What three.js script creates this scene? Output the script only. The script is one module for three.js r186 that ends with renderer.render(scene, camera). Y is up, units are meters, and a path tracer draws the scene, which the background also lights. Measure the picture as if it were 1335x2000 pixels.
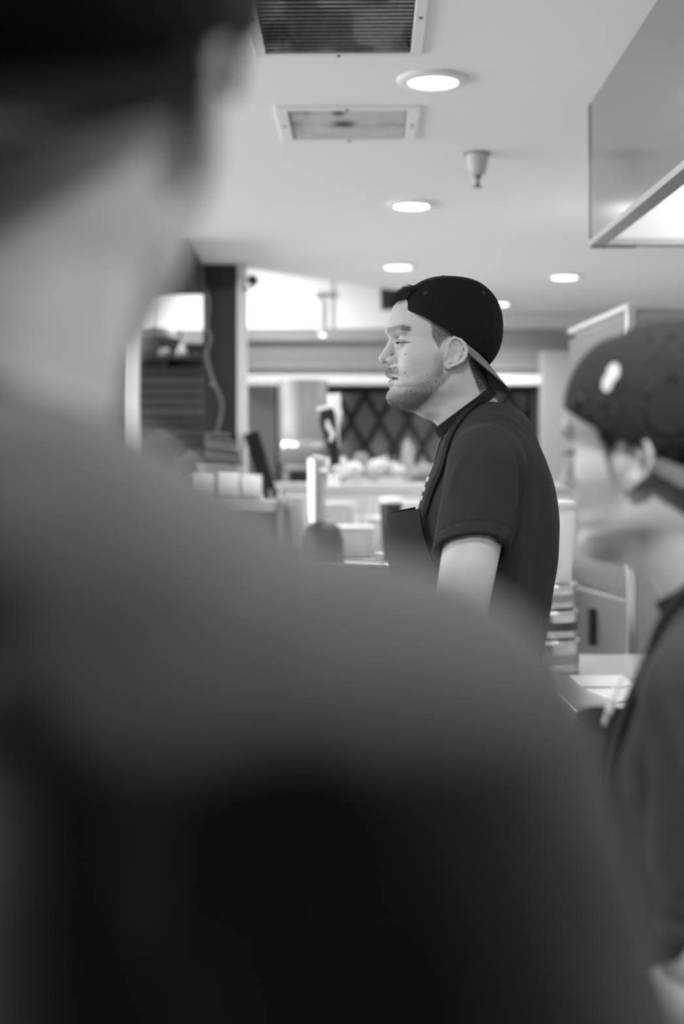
import * as THREE from 'three';
import { RoundedBoxGeometry } from 'three/addons/geometries/RoundedBoxGeometry.js';
import { mergeGeometries } from 'three/addons/utils/BufferGeometryUtils.js';
import { RectAreaLightUniformsLib } from 'three/addons/lights/RectAreaLightUniformsLib.js';

// ───────────────────────── camera, light, exposure ─────────────────────────
const scene = new THREE.Scene();
scene.background = new THREE.Color(0x000000);
const FOCAL = 2778, HOR = 952, EYE = 1.41, CEIL = 2.50;      // px, px, m, m
const camera = new THREE.PerspectiveCamera(2 * Math.atan(1000 / FOCAL) * 180 / Math.PI, 1335 / 2000, 0.05, 60);
camera.position.set(0, EYE, 0);
camera.setViewOffset(1335, 2000, 0, 1000 - HOR, 1335, 2000);
camera.focus = 2.57;
camera.userData.fStop = 2.3;
camera.updateProjectionMatrix();
scene.add(camera);
const renderer = new THREE.WebGLRenderer({ antialias: true });
renderer.toneMapping = THREE.LinearToneMapping;
renderer.toneMappingExposure = 1.0;
renderer.shadowMap.enabled = true;
RectAreaLightUniformsLib.init();
// dining-room windows on the left: soft daylight (pane glows, light just in front of it)
const WIN = { x: -3.42, y0: 0.95, y1: 2.40, panes: [[-1.2, -3.0], [-3.2, -5.0], [-5.2, -7.0], [-7.2, -9.0]], power: 3.5 };
for (const [za, zb] of WIN.panes) {
  const l = new THREE.RectAreaLight(0xffffff, WIN.power, Math.abs(zb - za) - 0.1, WIN.y1 - WIN.y0 - 0.1);
  l.position.set(WIN.x + 0.03, (WIN.y0 + WIN.y1) / 2, (za + zb) / 2);
  l.lookAt(5, (WIN.y0 + WIN.y1) / 2, (za + zb) / 2);
  scene.add(l);
}
const DOWN_CD = 3.3;   // candela of each recessed downlight
const HOOD_CD = 0.5, DINING_CD = 5.2;

// ───────────────────────── helpers ─────────────────────────
let seed = 20240517;
const rnd = () => { seed = (seed + 0x6D2B79F5) | 0; let t = Math.imul(seed ^ (seed >>> 15), 1 | seed); t = (t + Math.imul(t ^ (t >>> 7), 61 | t)) ^ t; return ((t ^ (t >>> 14)) >>> 0) / 4294967296; };
const V = (x, y, z) => new THREE.Vector3(x, y, z);
const at = (px, py, z) => V((px - 667.5) / FOCAL * z, EYE + (HOR - py) / FOCAL * z, -z);
const clamp = (x, a, b) => Math.min(b, Math.max(a, x));
const mixn = (a, b, t) => a + (b - a) * t;
const sstep = (a, b, x) => { const t = clamp((x - a) / (b - a), 0, 1); return t * t * (3 - 2 * t); };
function hash3(i, j, k) { let h = Math.imul(i, 374761393) + Math.imul(j, 668265263) + Math.imul(k, 2147483647 - 1e6); h = Math.imul(h ^ (h >>> 13), 1274126177); return ((h ^ (h >>> 16)) >>> 0) / 4294967296; }
function noise3(x, y, z) {
  const i = Math.floor(x), j = Math.floor(y), k = Math.floor(z), u = x - i, v = y - j, w = z - k;
  const s = (t) => t * t * (3 - 2 * t), a = s(u), b = s(v), c = s(w);
  const L = (p, q, t) => p + (q - p) * t;
  return L(L(L(hash3(i, j, k), hash3(i + 1, j, k), a), L(hash3(i, j + 1, k), hash3(i + 1, j + 1, k), a), b),
    L(L(hash3(i, j, k + 1), hash3(i + 1, j, k + 1), a), L(hash3(i, j + 1, k + 1), hash3(i + 1, j + 1, k + 1), a), b), c);
}
const used = {};
function numbered(n) { const k = used[n] = (used[n] ?? -1) + 1; return k ? `${n}_${String(k).padStart(3, '0')}` : n; }
const g = (v) => new THREE.Color().setRGB(v, v, v);
const mats = {};
function M(v, rough = 0.7, metal = 0, extra = {}) {
  const key = `${v}|${rough}|${metal}|${JSON.stringify(extra)}`;
  return mats[key] ??= new THREE.MeshPhysicalMaterial({ color: g(v), roughness: rough, metalness: metal, side: THREE.DoubleSide, ...extra });
}
function shadow(o) { o.castShadow = o.receiveShadow = true; return o; }
function part(name, geo, mat, parent) {
  const m = shadow(new THREE.Mesh(Array.isArray(geo) ? mergeAll(geo) : geo, mat));
  m.name = name; parent.add(m); return m;
}
function mergeAll(list) {
  const ng = list.map((q) => { const r = q.index ? q.toNonIndexed() : q; for (const k of Object.keys(r.attributes)) if (!['position', 'normal', 'uv', 'color'].includes(k)) r.deleteAttribute(k); return r; });
  const keys = ['uv', 'color'].filter((k) => !ng.every((q) => q.attributes[k]));
  for (const q of ng) for (const k of keys) q.deleteAttribute(k);
  return mergeGeometries(ng);
}
function thing(name, label, category, pos = [0, 0, 0], group) {
  const o = new THREE.Group(); o.name = numbered(name); o.position.set(...pos); scene.add(o);
  o.userData = { label, category }; if (group) o.userData.group = group; return o;
}
function solo(name, geo, mat, label, category, pos = [0, 0, 0], group) {
  const m = part(numbered(name), geo, mat, scene); m.position.set(...pos);
  m.userData = { label, category }; if (group) m.userData.group = group; return m;
}
function struct(name, geo, mat, label, pos = [0, 0, 0]) {
  const m = part(numbered(name), geo, mat, scene); m.position.set(...pos);
  m.userData = { kind: 'structure', label, category: 'structure' }; return m;
}
// box from min/max corners
function bx(x0, x1, y0, y1, z0, z1, r = 0) {
  const w = Math.abs(x1 - x0), h = Math.abs(y1 - y0), d = Math.abs(z1 - z0);
  const q = r > 0 ? new RoundedBoxGeometry(w, h, d, 3, Math.min(r, w / 2.01, h / 2.01, d / 2.01)) : new THREE.BoxGeometry(w, h, d);
  return q.translate((x0 + x1) / 2, (y0 + y1) / 2, (z0 + z1) / 2);
}
const lathe = (pts, seg = 32) => new THREE.LatheGeometry(pts.map(([r, y]) => new THREE.Vector2(Math.max(r, 1e-4), y)), seg);
const tube = (pts, r, seg = 40, rad = 8) => new THREE.TubeGeometry(new THREE.CatmullRomCurve3(pts), seg, r, rad);
function cyl(r0, r1, h, seg = 24) { return new THREE.CylinderGeometry(r0, r1, h, seg); }
function between(geo, a, b) { // a y-axis geometry of unit length placed from a to b
  const d = b.clone().sub(a), L = d.length();
  geo.scale(1, L, 1); geo.applyQuaternion(new THREE.Quaternion().setFromUnitVectors(V(0, 1, 0), d.normalize()));
  return geo.translate((a.x + b.x) / 2, (a.y + b.y) / 2, (a.z + b.z) / 2);
}
function noiseTex(w, h, fn, srgb = false) {
  const d = new Uint8Array(w * h * 4);
  for (let y = 0; y < h; y++) for (let x = 0; x < w; x++) { const v = clamp(fn(x / w, y / h), 0, 1) * 255, k = (y * w + x) * 4; d[k] = d[k + 1] = d[k + 2] = v; d[k + 3] = 255; }
  const t = new THREE.DataTexture(d, w, h); t.magFilter = t.minFilter = THREE.LinearFilter; t.wrapS = t.wrapT = THREE.RepeatWrapping;
  if (srgb) t.colorSpace = THREE.SRGBColorSpace; t.needsUpdate = true; return t;
}

// ───────────────────────── signed distance tools ─────────────────────────
const smin = (a, b, k) => { const h = Math.max(k - Math.abs(a - b), 0) / k; return Math.min(a, b) - h * h * k * 0.25; };
const smax = (a, b, k) => -smin(-a, -b, k);
function ell(x, y, z, rx, ry, rz) {
  const k0 = Math.hypot(x / rx, y / ry, z / rz), k1 = Math.hypot(x / (rx * rx), y / (ry * ry), z / (rz * rz));
  return k1 < 1e-9 ? -Math.min(rx, ry, rz) : k0 * (k0 - 1) / k1;
}
function cap(px, py, pz, ax, ay, az, bx_, by, bz, r0, r1) {
  const dx = bx_ - ax, dy = by - ay, dz = bz - az, L = dx * dx + dy * dy + dz * dz || 1e-9;
  const t = clamp(((px - ax) * dx + (py - ay) * dy + (pz - az) * dz) / L, 0, 1);
  return Math.hypot(px - ax - dx * t, py - ay - dy * t, pz - az - dz * t) - (r0 + (r1 - r0) * t);
}
function table(rows) { // rows: [key, v1, v2, ...] ascending; smooth interpolation
  return (x, i) => {
    const n = rows.length; if (x <= rows[0][0]) return rows[0][i]; if (x >= rows[n - 1][0]) return rows[n - 1][i];
    let k = 0; while (x > rows[k + 1][0]) k++;
    const p1 = rows[k], p2 = rows[k + 1], p0 = rows[Math.max(k - 1, 0)], p3 = rows[Math.min(k + 2, n - 1)];
    const h = p2[0] - p1[0], t = (x - p1[0]) / h;
    const m1 = (p2[i] - p0[i]) / (p2[0] - p0[0]) * h, m2 = (p3[i] - p1[i]) / (p3[0] - p1[0]) * h;
    const t2 = t * t, t3 = t2 * t;
    return (2 * t3 - 3 * t2 + 1) * p1[i] + (t3 - 2 * t2 + t) * m1 + (-2 * t3 + 3 * t2) * p2[i] + (t3 - t2) * m2;
  };
}
function gradient(f, x, y, z, e) {
  const nx = f(x + e, y, z) - f(x - e, y, z), ny = f(x, y + e, z) - f(x, y - e, z), nz = f(x, y, z + e) - f(x, y, z - e), l = Math.hypot(nx, ny, nz) || 1;
  return [nx / l, ny / l, nz / l, l / (2 * e)];
}
// surface nets on a grid, blocks far from the surface are skipped
function polygonise(f, lo, hi, h, colour) {
  const n = [0, 1, 2].map((i) => Math.ceil((hi[i] - lo[i]) / h) + 1), [nx, ny, nz] = n, S = nx * ny;
  const F = new Float32Array(nx * ny * nz).fill(1), B = 6;
  for (let bz = 0; bz < nz; bz += B) for (let by = 0; by < ny; by += B) for (let bX = 0; bX < nx; bX += B) {
    const d = f(lo[0] + (bX + B / 2) * h, lo[1] + (by + B / 2) * h, lo[2] + (bz + B / 2) * h), far = Math.abs(d) > B * h * 1.5;
    for (let k = bz; k < Math.min(bz + B, nz); k++) for (let j = by; j < Math.min(by + B, ny); j++) for (let i = bX; i < Math.min(bX + B, nx); i++)
      F[k * S + j * nx + i] = far ? d : f(lo[0] + i * h, lo[1] + j * h, lo[2] + k * h);
  }
  const id = new Int32Array(nx * ny * nz).fill(-1), pos = [];
  const E = [[0, 1], [2, 3], [4, 5], [6, 7], [0, 2], [1, 3], [4, 6], [5, 7], [0, 4], [1, 5], [2, 6], [3, 7]];
  const v = new Float64Array(8);
  for (let k = 0; k < nz - 1; k++) for (let j = 0; j < ny - 1; j++) for (let i = 0; i < nx - 1; i++) {
    const o = k * S + j * nx + i; let neg = 0;
    for (let c = 0; c < 8; c++) { v[c] = F[o + (c & 1) + ((c >> 1) & 1) * nx + (c >> 2) * S]; if (v[c] < 0) neg++; }
    if (!neg || neg === 8) continue;
    let x = 0, y = 0, z = 0, m = 0;
    for (const [p, q] of E) if ((v[p] < 0) !== (v[q] < 0)) {
      const t = v[p] / (v[p] - v[q]);
      x += (p & 1) + ((q & 1) - (p & 1)) * t; y += ((p >> 1) & 1) + (((q >> 1) & 1) - ((p >> 1) & 1)) * t; z += (p >> 2) + ((q >> 2) - (p >> 2)) * t; m++;
    }
    id[o] = pos.length / 3; pos.push(lo[0] + (i + x / m) * h, lo[1] + (j + y / m) * h, lo[2] + (k + z / m) * h);
  }
  const idx = [], quad = (a, b, c, d, flip) => { if (a < 0 || b < 0 || c < 0 || d < 0) return; if (!flip) idx.push(a, c, b, a, d, c); else idx.push(a, b, c, a, c, d); };
  for (let k = 1; k < nz - 1; k++) for (let j = 1; j < ny - 1; j++) for (let i = 1; i < nx - 1; i++) {
    const o = k * S + j * nx + i, s = F[o] < 0;
    if (s !== F[o + 1] < 0) quad(id[o], id[o - nx], id[o - nx - S], id[o - S], s);
    if (s !== F[o + nx] < 0) quad(id[o], id[o - S], id[o - S - 1], id[o - 1], s);
    if (s !== F[o + S] < 0) quad(id[o], id[o - 1], id[o - 1 - nx], id[o - nx], s);
  }
  const N = new Float32Array(pos.length), C = colour ? new Float32Array(pos.length) : null;
  for (let p = 0; p < pos.length; p += 3) {
    let [gx, gy, gz, gl] = gradient(f, pos[p], pos[p + 1], pos[p + 2], h * 0.5);
    const d = clamp(f(pos[p], pos[p + 1], pos[p + 2]) / Math.max(gl, 0.3), -h * 0.6, h * 0.6);
    pos[p] -= gx * d; pos[p + 1] -= gy * d; pos[p + 2] -= gz * d;
    N[p] = gx; N[p + 1] = gy; N[p + 2] = gz;
    if (C) { const c = colour(pos[p], pos[p + 1], pos[p + 2], gx, gy, gz); C[p] = C[p + 1] = C[p + 2] = c; }
  }
  const q = new THREE.BufferGeometry();
  q.setAttribute('position', new THREE.BufferAttribute(new Float32Array(pos), 3));
  q.setAttribute('normal', new THREE.BufferAttribute(N, 3));
  if (C) q.setAttribute('color', new THREE.BufferAttribute(C, 3));
  q.setIndex(idx);
  return q;
}
function onto(f, p, off = 0, steps = 8) { // move a point onto the zero level
  const q = p.clone();
  for (let i = 0; i < steps; i++) { const [a, b, c] = gradient(f, q.x, q.y, q.z, 0.002), d = f(q.x, q.y, q.z) - off; q.x -= a * d; q.y -= b * d; q.z -= c * d; }
  return q;
}
// flat ribbon lying on a surface
function ribbon(f, pts, width, thick, off, seg = 60) {
  const c = new THREE.CatmullRomCurve3(pts), P = [], I = [];
  for (let i = 0; i <= seg; i++) {
    const p = onto(f, c.getPoint(i / seg), off), t = c.getTangent(i / seg), [a, b, d] = gradient(f, p.x, p.y, p.z, 0.006), n = V(a, b, d), s = n.clone().cross(t).normalize();
    for (const [u, w] of [[-1, 0], [1, 0], [1, 1], [-1, 1]]) { const q = p.clone().addScaledVector(s, u * width / 2).addScaledVector(n, (w - 0.3) * thick); P.push(q.x, q.y, q.z); }
    if (i) for (let k = 0; k < 4; k++) { const A = (i - 1) * 4 + k, B = (i - 1) * 4 + (k + 1) % 4; I.push(A, B, B + 4, A, B + 4, A + 4); }
  }
  I.push(0, 2, 1, 0, 3, 2); const e = seg * 4; I.push(e, e + 1, e + 2, e, e + 2, e + 3);
  const q = new THREE.BufferGeometry(); q.setAttribute('position', new THREE.Float32BufferAttribute(P, 3)); q.setIndex(I);
  const r = q.toNonIndexed(); r.computeVertexNormals(); return r;
}
// many thin tapered hairs in one geometry: {p, d, len, r, sag}
function hairs(list, seg = 2) {
  const P = [], I = [], up = V(0, 1, 0), alt = V(1, 0, 0);
  for (const s of list) {
    const base = P.length / 3, d = s.d.clone().normalize(), u = d.clone().cross(Math.abs(d.y) > 0.9 ? alt : up).normalize(), w = d.clone().cross(u);
    for (let k = 0; k <= seg; k++) {
      const t = k / seg, c = s.p.clone().addScaledVector(d, s.len * t).addScaledVector(s.sag ?? V(0, 0, 0), t * t), r = s.r * (1 - 0.8 * t);
      for (let m = 0; m < 3; m++) { const an = m * 2.0944; P.push(c.x + (u.x * Math.cos(an) + w.x * Math.sin(an)) * r, c.y + (u.y * Math.cos(an) + w.y * Math.sin(an)) * r, c.z + (u.z * Math.cos(an) + w.z * Math.sin(an)) * r); }
      if (k) for (let m = 0; m < 3; m++) { const A = base + (k - 1) * 3 + m, B = base + (k - 1) * 3 + (m + 1) % 3; I.push(A, B, B + 3, A, B + 3, A + 3); }
    }
  }
  const q = new THREE.BufferGeometry(); q.setAttribute('position', new THREE.Float32BufferAttribute(P, 3)); q.setIndex(I); q.computeVertexNormals(); return q;
}

// ───────────────────────── the room ─────────────────────────
const white = M(0.80, 0.85), steel = (r = 0.3) => M(0.62, r, 1);
struct('floor', bx(-3.6, 2.0, -0.12, 0, -10.2, 2.2), M(0.42, 0.5), 'pale hard floor of the kitchen and dining room');
const VENTS = [[(at(520, 0, 3.554).x + at(802, 0, 3.554).x) / 2 - 0.006, -3.28, 0.361, 0.545], [at(680, 0, 4.258).x, -4.258, 0.345, 0.337]]; // x, z, width, depth
{ // low kitchen ceiling, its far edge runs obliquely; a taller white volume lies beyond
  const s = new THREE.Shape([[-3.6, -2.2], [2.0, -2.2], [2.0, 8.95], [0.95, 8.95], [0.78, 8.36], [-0.505, 7.05], [-0.72, 6.97], [-3.6, 6.97]].map(([x, z]) => new THREE.Vector2(x, z)));
  for (const [cx, cz, w, d] of VENTS) { const c = Math.cos(-0.02), n = Math.sin(-0.02); s.holes.push(new THREE.Path([[-1, -1], [1, -1], [1, 1], [-1, 1]].map(([i, j]) => { const x = i * (w / 2 + 0.002), z = j * (d / 2 + 0.002); return new THREE.Vector2(cx + x * c + z * n, -cz - (-x * n + z * c)); }))); }
  const q = new THREE.ExtrudeGeometry(s, { depth: 0.14, bevelEnabled: false }); q.rotateX(-Math.PI / 2); q.translate(0, CEIL, 0);
  struct('ceiling', q, M(0.80, 0.9), 'low flat white kitchen ceiling with recessed lights');
}
struct('ceiling_upper', bx(-3.6, 2.0, 3.3, 3.42, -10.2, -6.9), white, 'higher white ceiling of the dining room');
struct('wall_upper', bx(-3.6, 2.0, CEIL + 0.14, 3.3, -6.97, -6.85), white, 'white wall closing the raised dining ceiling');
struct('wall_back', bx(-3.6, 2.0, 0, 3.42, -10.32, -10.2), M(0.85, 0.9), 'bright white far wall of the dining room');
struct('wall_right', bx(2.0, 2.12, 0, 3.42, -10.32, 2.32), M(0.6, 0.8), 'light wall on the right behind the hood');
struct('wall_front', bx(-3.72, 2.12, 0, 3.42, 0.75, 0.87), M(0.04, 0.9), 'wall behind the camera, set close and dark to cut fill light');  // unseen wall pulled in and blackened to hold back bounce light
struct('wall_light_blocker', bx(-0.98, -0.9, 0, CEIL, -1.35, 0.75), M(0.06, 0.9), 'unseen dark panel added to keep window light off the near worker');  // added out of view, only to shade the near worker from the windows
{ // left wall with four window openings
  const q = [bx(-3.72, -3.6, 0, WIN.y0, -10.32, 2.32), bx(-3.72, -3.6, WIN.y1, 3.42, -10.32, 2.32), bx(-3.72, -3.6, WIN.y0, WIN.y1, -1.2, 2.32), bx(-3.72, -3.6, WIN.y0, WIN.y1, -10.32, -9.0)];
  for (const z of [-3.1, -5.1, -7.1]) q.push(bx(-3.72, -3.6, WIN.y0, WIN.y1, z - 0.1, z + 0.1));
  struct('wall_left', q, M(0.75, 0.9), 'left dining room wall with large windows');
  const glow = new THREE.MeshStandardMaterial({ color: g(0.8), emissive: g(1), emissiveIntensity: 3.0, roughness: 0.3 });
  WIN.panes.forEach(([za, zb], i) => {
    const w = struct(`window_${i + 1}`, [bx(-3.62, -3.54, WIN.y0, WIN.y0 + 0.05, zb, za), bx(-3.62, -3.54, WIN.y1 - 0.05, WIN.y1, zb, za), bx(-3.62, -3.54, WIN.y0, WIN.y1, za - 0.05, za), bx(-3.62, -3.54, WIN.y0, WIN.y1, zb, zb + 0.05)], white, 'daylit dining room window with white frame');
    part('window_pane', bx(-3.60, -3.58, WIN.y0 + 0.05, WIN.y1 - 0.05, zb + 0.05, za - 0.05), glow, w);
  });
}
// dark pillar and dark soffit left of it
const dark = M(0.028, 0.75);
{
  const zP = 6.95, x0 = at(396, 0, zP).x, x1 = at(463, 0, zP).x, x2 = at(479, 0, zP).x;
  const p = struct('wall_pillar', bx(x0, x1, 0, CEIL, -zP - 0.16, -zP, 0.004), dark, 'dark painted square pillar by the pass');
  part('corner_guard', bx(x1, x2, 0, CEIL + 0.02, -zP - 0.16, -zP + 0.012, 0.004), M(0.78, 0.4), p).userData.label = 'white corner guard strip';
  struct('wall_soffit', bx(-2.6, x0, 2.352, CEIL, -zP, -6.2), dark, 'dark soffit left of the pillar');
}
// grey beam across the back with a pale lower lip
{
  const zB = 8.9, yT = at(0, 641, zB).y, yL = at(0, 734, zB).y, yB = at(0, 753, zB).y, x0 = at(477, 0, zB).x, x1 = at(1054, 0, zB).x;
  const b = struct('wall_beam', bx(x0 - 0.1, 2.0, yB + 0.03, yT, -zB - 0.25, -zB), M(0.24, 0.7), 'grey beam spanning the back of the room');
  part('beam_lip', bx(x0 - 0.1, x1, yB, yL, -zB - 0.05, -zB + 0.06, 0.006), M(0.85, 0.5), b).userData.label = 'pale lower lip';
  part('beam_moulding', bx(x0 - 0.1, 1.6, at(0, 712, zB).y, at(0, 722, zB).y, -zB - 0.02, -zB + 0.025, 0.006), M(0.25, 0.5), b);
  part('beam_moulding', bx(x0 - 0.1, 1.6, at(0, 668, zB).y, at(0, 658, zB).y, -zB - 0.02, -zB + 0.02, 0.006), M(0.25, 0.5), b);
  // panelled wall below the beam
  const zW = 9.2;
  struct('wall_panel', bx(-3.6, 1.9, 0, 2.1, -zW - 0.08, -zW), M(0.40, 0.8), 'mid grey panelled wall below the beam');
  // upright light pier right of the man
  struct('wall_pier', bx(at(1052, 0, zB).x, at(1112, 0, zB).x + 0.2, 0, at(0, 688, zB).y, -zB - 0.2, -zB + 0.08, 0.01), M(0.36, 0.7), 'pale upright pier at the back');
  struct('trim_1', bx(at(1038, 0, zB).x, at(1051, 0, zB).x, 0, yB, -zB - 0.2, -zB, 0.004), M(0.015, 0.6), 'black upright strip beside the pale pier');
  struct('trim_2', bx(at(537, 0, zB).x, at(546, 0, zB).x, 0, yB, -zB - 0.2, -zB, 0.004), M(0.05, 0.6), 'dark upright strip left of the steel tank');
  struct('trim_3', bx(at(655, 0, zB).x, at(665, 0, zB).x, 0, yB, -zB - 0.2, -zB, 0.004), M(0.03, 0.6), 'dark upright strip left of the lattice screen');
}
{ // dark plank wall seen through the pass on the left
  const zW = 8.6, w = struct('wall_plank', bx(at(150, 0, zW).x, at(404, 0, zW).x, 0, at(0, 646, zW).y, -zW - 0.1, -zW), M(0.02, 0.8), 'dark plank wall seen through the pass');
  const pm = [M(0.035, 0.6), M(0.05, 0.6), M(0.027, 0.6), M(0.06, 0.6)];
  for (let i = 0; i < 11; i++) { const y1 = at(0, 716 + i * 20, zW).y; part('plank', bx(at(150, 0, zW).x, at(403, 0, zW).x, y1 - 0.05, y1, -zW, -zW + 0.012 + 0.01 * rnd(), 0.004), pm[Math.floor(rnd() * 4)], w); }
}
// ───────────────────────── ceiling fittings ─────────────────────────
function vent(label, cx, cz, w, d, turn, n, tilt, slatMat, frameMat, margin, len) {
  const t = thing('air_vent', label, 'vent', [cx, CEIL, cz], 'ceiling air vents'); t.rotation.y = turn;
  const W = w / 2, D = d / 2;
  const f = [];
  for (const s of [-1, 1]) { f.push(bx(-W - margin, W + margin, -0.008, 0.004, s * D, s * (D + margin * 0.8), 0.003)); f.push(bx(s * W, s * (W + margin), -0.008, 0.004, -D, D, 0.003)); }
  part('frame', f, frameMat, t);
  part('duct', [bx(-W, W, 0.115, 0.12, -D, D), bx(-W, -W + 0.002, -0.004, 0.12, -D, D), bx(W - 0.002, W, -0.004, 0.12, -D, D), bx(-W, W, -0.004, 0.12, D - 0.002, D), bx(-W, W, -0.004, 0.12, -D, -D + 0.002)], M(0.02, 0.9), t);
  for (let i = 0; i < n; i++) {
    const s = new RoundedBoxGeometry(w - 0.006, 0.0022, d / n * len, 2, 0.001); s.rotateX(tilt);
    // uv in metres over the whole face for the grime
    const p = s.attributes.position, uv = s.attributes.uv, z0 = -D + (i + 0.5) * d / n;
    for (let k = 0; k < p.count; k++) uv.setXY(k, (p.getX(k) + W) / w, (p.getZ(k) + z0 + D) / d);
    s.translate(0, -0.001, z0); part('slat', s, slatMat, t);
  }
  for (const [sx, sz] of [[-1, 0], [1, 0], [0, 1], [0, -1]]) part('screw', new THREE.SphereGeometry(0.006, 10, 6).scale(1, 0.6, 1).translate(sx * (W + margin * 0.5), -0.008, sz * (D + margin * 0.4)), M(0.08, 0.5), t);
  return t;
}
{
  const blot = (u, v, cx, cy, rx, ry) => Math.exp(-(((u - cx) / rx) ** 2 + ((v - cy) / ry) ** 2));
  const grime1 = noiseTex(256, 256, (u, v) => 0.95 - 0.22 * sstep(0.45, 0.75, noise3(u * 9, v * 4, 3)) - 0.3 * blot(u, v, 0.1, 0.2, 0.22, 0.3) * noise3(u * 40, v * 20, 1) - 0.5 * blot(u, v, 0.97, 0.12, 0.1, 0.1) * noise3(u * 60, v * 60, 5) - 0.1 * noise3(u * 80, v * 80, 9), true);
  const grime2 = noiseTex(256, 256, (u, v) => 0.86 - 0.55 * blot(u, v, 0.42, 0.88, 0.05, 0.09) - 0.6 * blot(u, v, 0.46, 0.5, 0.09, 0.1) - 0.4 * blot(u, v, 0.04, 0.5, 0.1, 0.12) * noise3(u * 30, v * 30, 2) - 0.4 * blot(u, v, 0.1, 0.9, 0.12, 0.06) * noise3(u * 30, v * 30, 4) - 0.25 * blot(u, v, 0.9, 0.45, 0.25, 0.08) * noise3(u * 20, v * 30, 8) - 0.12 * noise3(u * 14, v * 40, 7), true);
  grime2.flipY = grime1.flipY = false;
  vent('large white ceiling vent with soot-darkened louvres nearest the camera', ...VENTS[0], -0.02, 20, 0.74, new THREE.MeshPhysicalMaterial({ color: g(0.9), map: grime1, roughness: 0.7 }), M(0.72, 0.6), 0.03, 0.52);
  vent('smaller white ceiling vent with flat louvres and dark smudges', ...VENTS[1], -0.02, 13, -0.2, new THREE.MeshPhysicalMaterial({ color: g(0.9), map: grime2, roughness: 0.7 }), M(0.78, 0.6), 0.037, 0.93);
}
const glowMat = new THREE.MeshStandardMaterial({ color: g(0.9), emissive: g(1), emissiveIntensity: 5, roughness: 0.4 });
function downlight(px, py, label, xz, gain = 1) {
  const z = xz ? xz[1] : FOCAL * (CEIL - EYE) / (HOR - py), x = xz ? xz[0] : (px - 667.5) / FOCAL * z;
  const t = thing('downlight', label, 'light', [x, CEIL, -z], 'recessed ceiling downlights');
  part('trim_ring', lathe([[0.067, 0.002], [0.066, -0.010], [0.07, -0.013], [0.088, -0.010], [0.0955, -0.004], [0.0955, 0.002]], 48), M(0.75, 0.5), t);
  part('light_lens', lathe([[0, -0.0105], [0.04, -0.010], [0.0675, -0.006], [0.0675, 0.0], [0, 0]], 48), glowMat, t);
  const l = new THREE.SpotLight(0xffffff, DOWN_CD * gain, 0, 1.42, 0.9, 2);
  l.position.set(0, -0.03, 0); l.target.position.set(0, -1, 0); t.add(l, l.target);
  l.castShadow = true; l.shadow.radius = 2.2;
  return t;
}
downlight(845, 155, 'large glowing recessed downlight beside the vents, nearest in view');
downlight(803, 399, 'round recessed downlight left of the sprinkler head');
downlight(777, 519, 'small glowing downlight just above the black cap of the man');
downlight(1102, 539, 'small glowing downlight below the corner of the hood');
downlight(972, 592, 'distant downlight half hidden behind the man\'s cap');
downlight(0, 0, 'recessed downlight in the ceiling over the man', [0.12, 1.6], 1.2);
downlight(0, 0, 'recessed downlight in the ceiling over the near worker', [0.05, 0.62], 3.4);
downlight(0, 0, 'unseen recessed downlight placed to light the neck and arm of the near worker', [0.8, 0.48], 1.4);  // unseen lamp, shifted off the lamp row for its light on the near worker
downlight(0, 0, 'recessed downlight hidden behind the steel hood', [1.15, 5.7]);
{ // sprinkler head
  const z = 4.644, t = thing('fire_sprinkler', 'ceiling fire sprinkler head with white cup', 'sprinkler', [at(932, 300, z).x, CEIL, -z]);
  part('flange', lathe([[0, -0.004], [0.043, -0.004], [0.046, 0.0], [0.046, 0.002], [0, 0.002]]), M(0.16, 0.5), t);
  part('cup', lathe([[0.037, -0.004], [0.034, -0.03], [0.029, -0.05], [0.026, -0.066], [0.018, -0.07], [0, -0.07]]), M(0.5, 0.5), t);
  part('stem', lathe([[0.012, -0.068], [0.012, -0.08], [0.006, -0.086], [0.006, -0.104], [0, -0.104]], 16), M(0.15, 0.4, 0.6), t);
  part('deflector', lathe([[0, -0.104], [0.016, -0.106], [0.017, -0.108], [0, -0.111]], 16), M(0.1, 0.4, 0.6), t);
}
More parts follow.
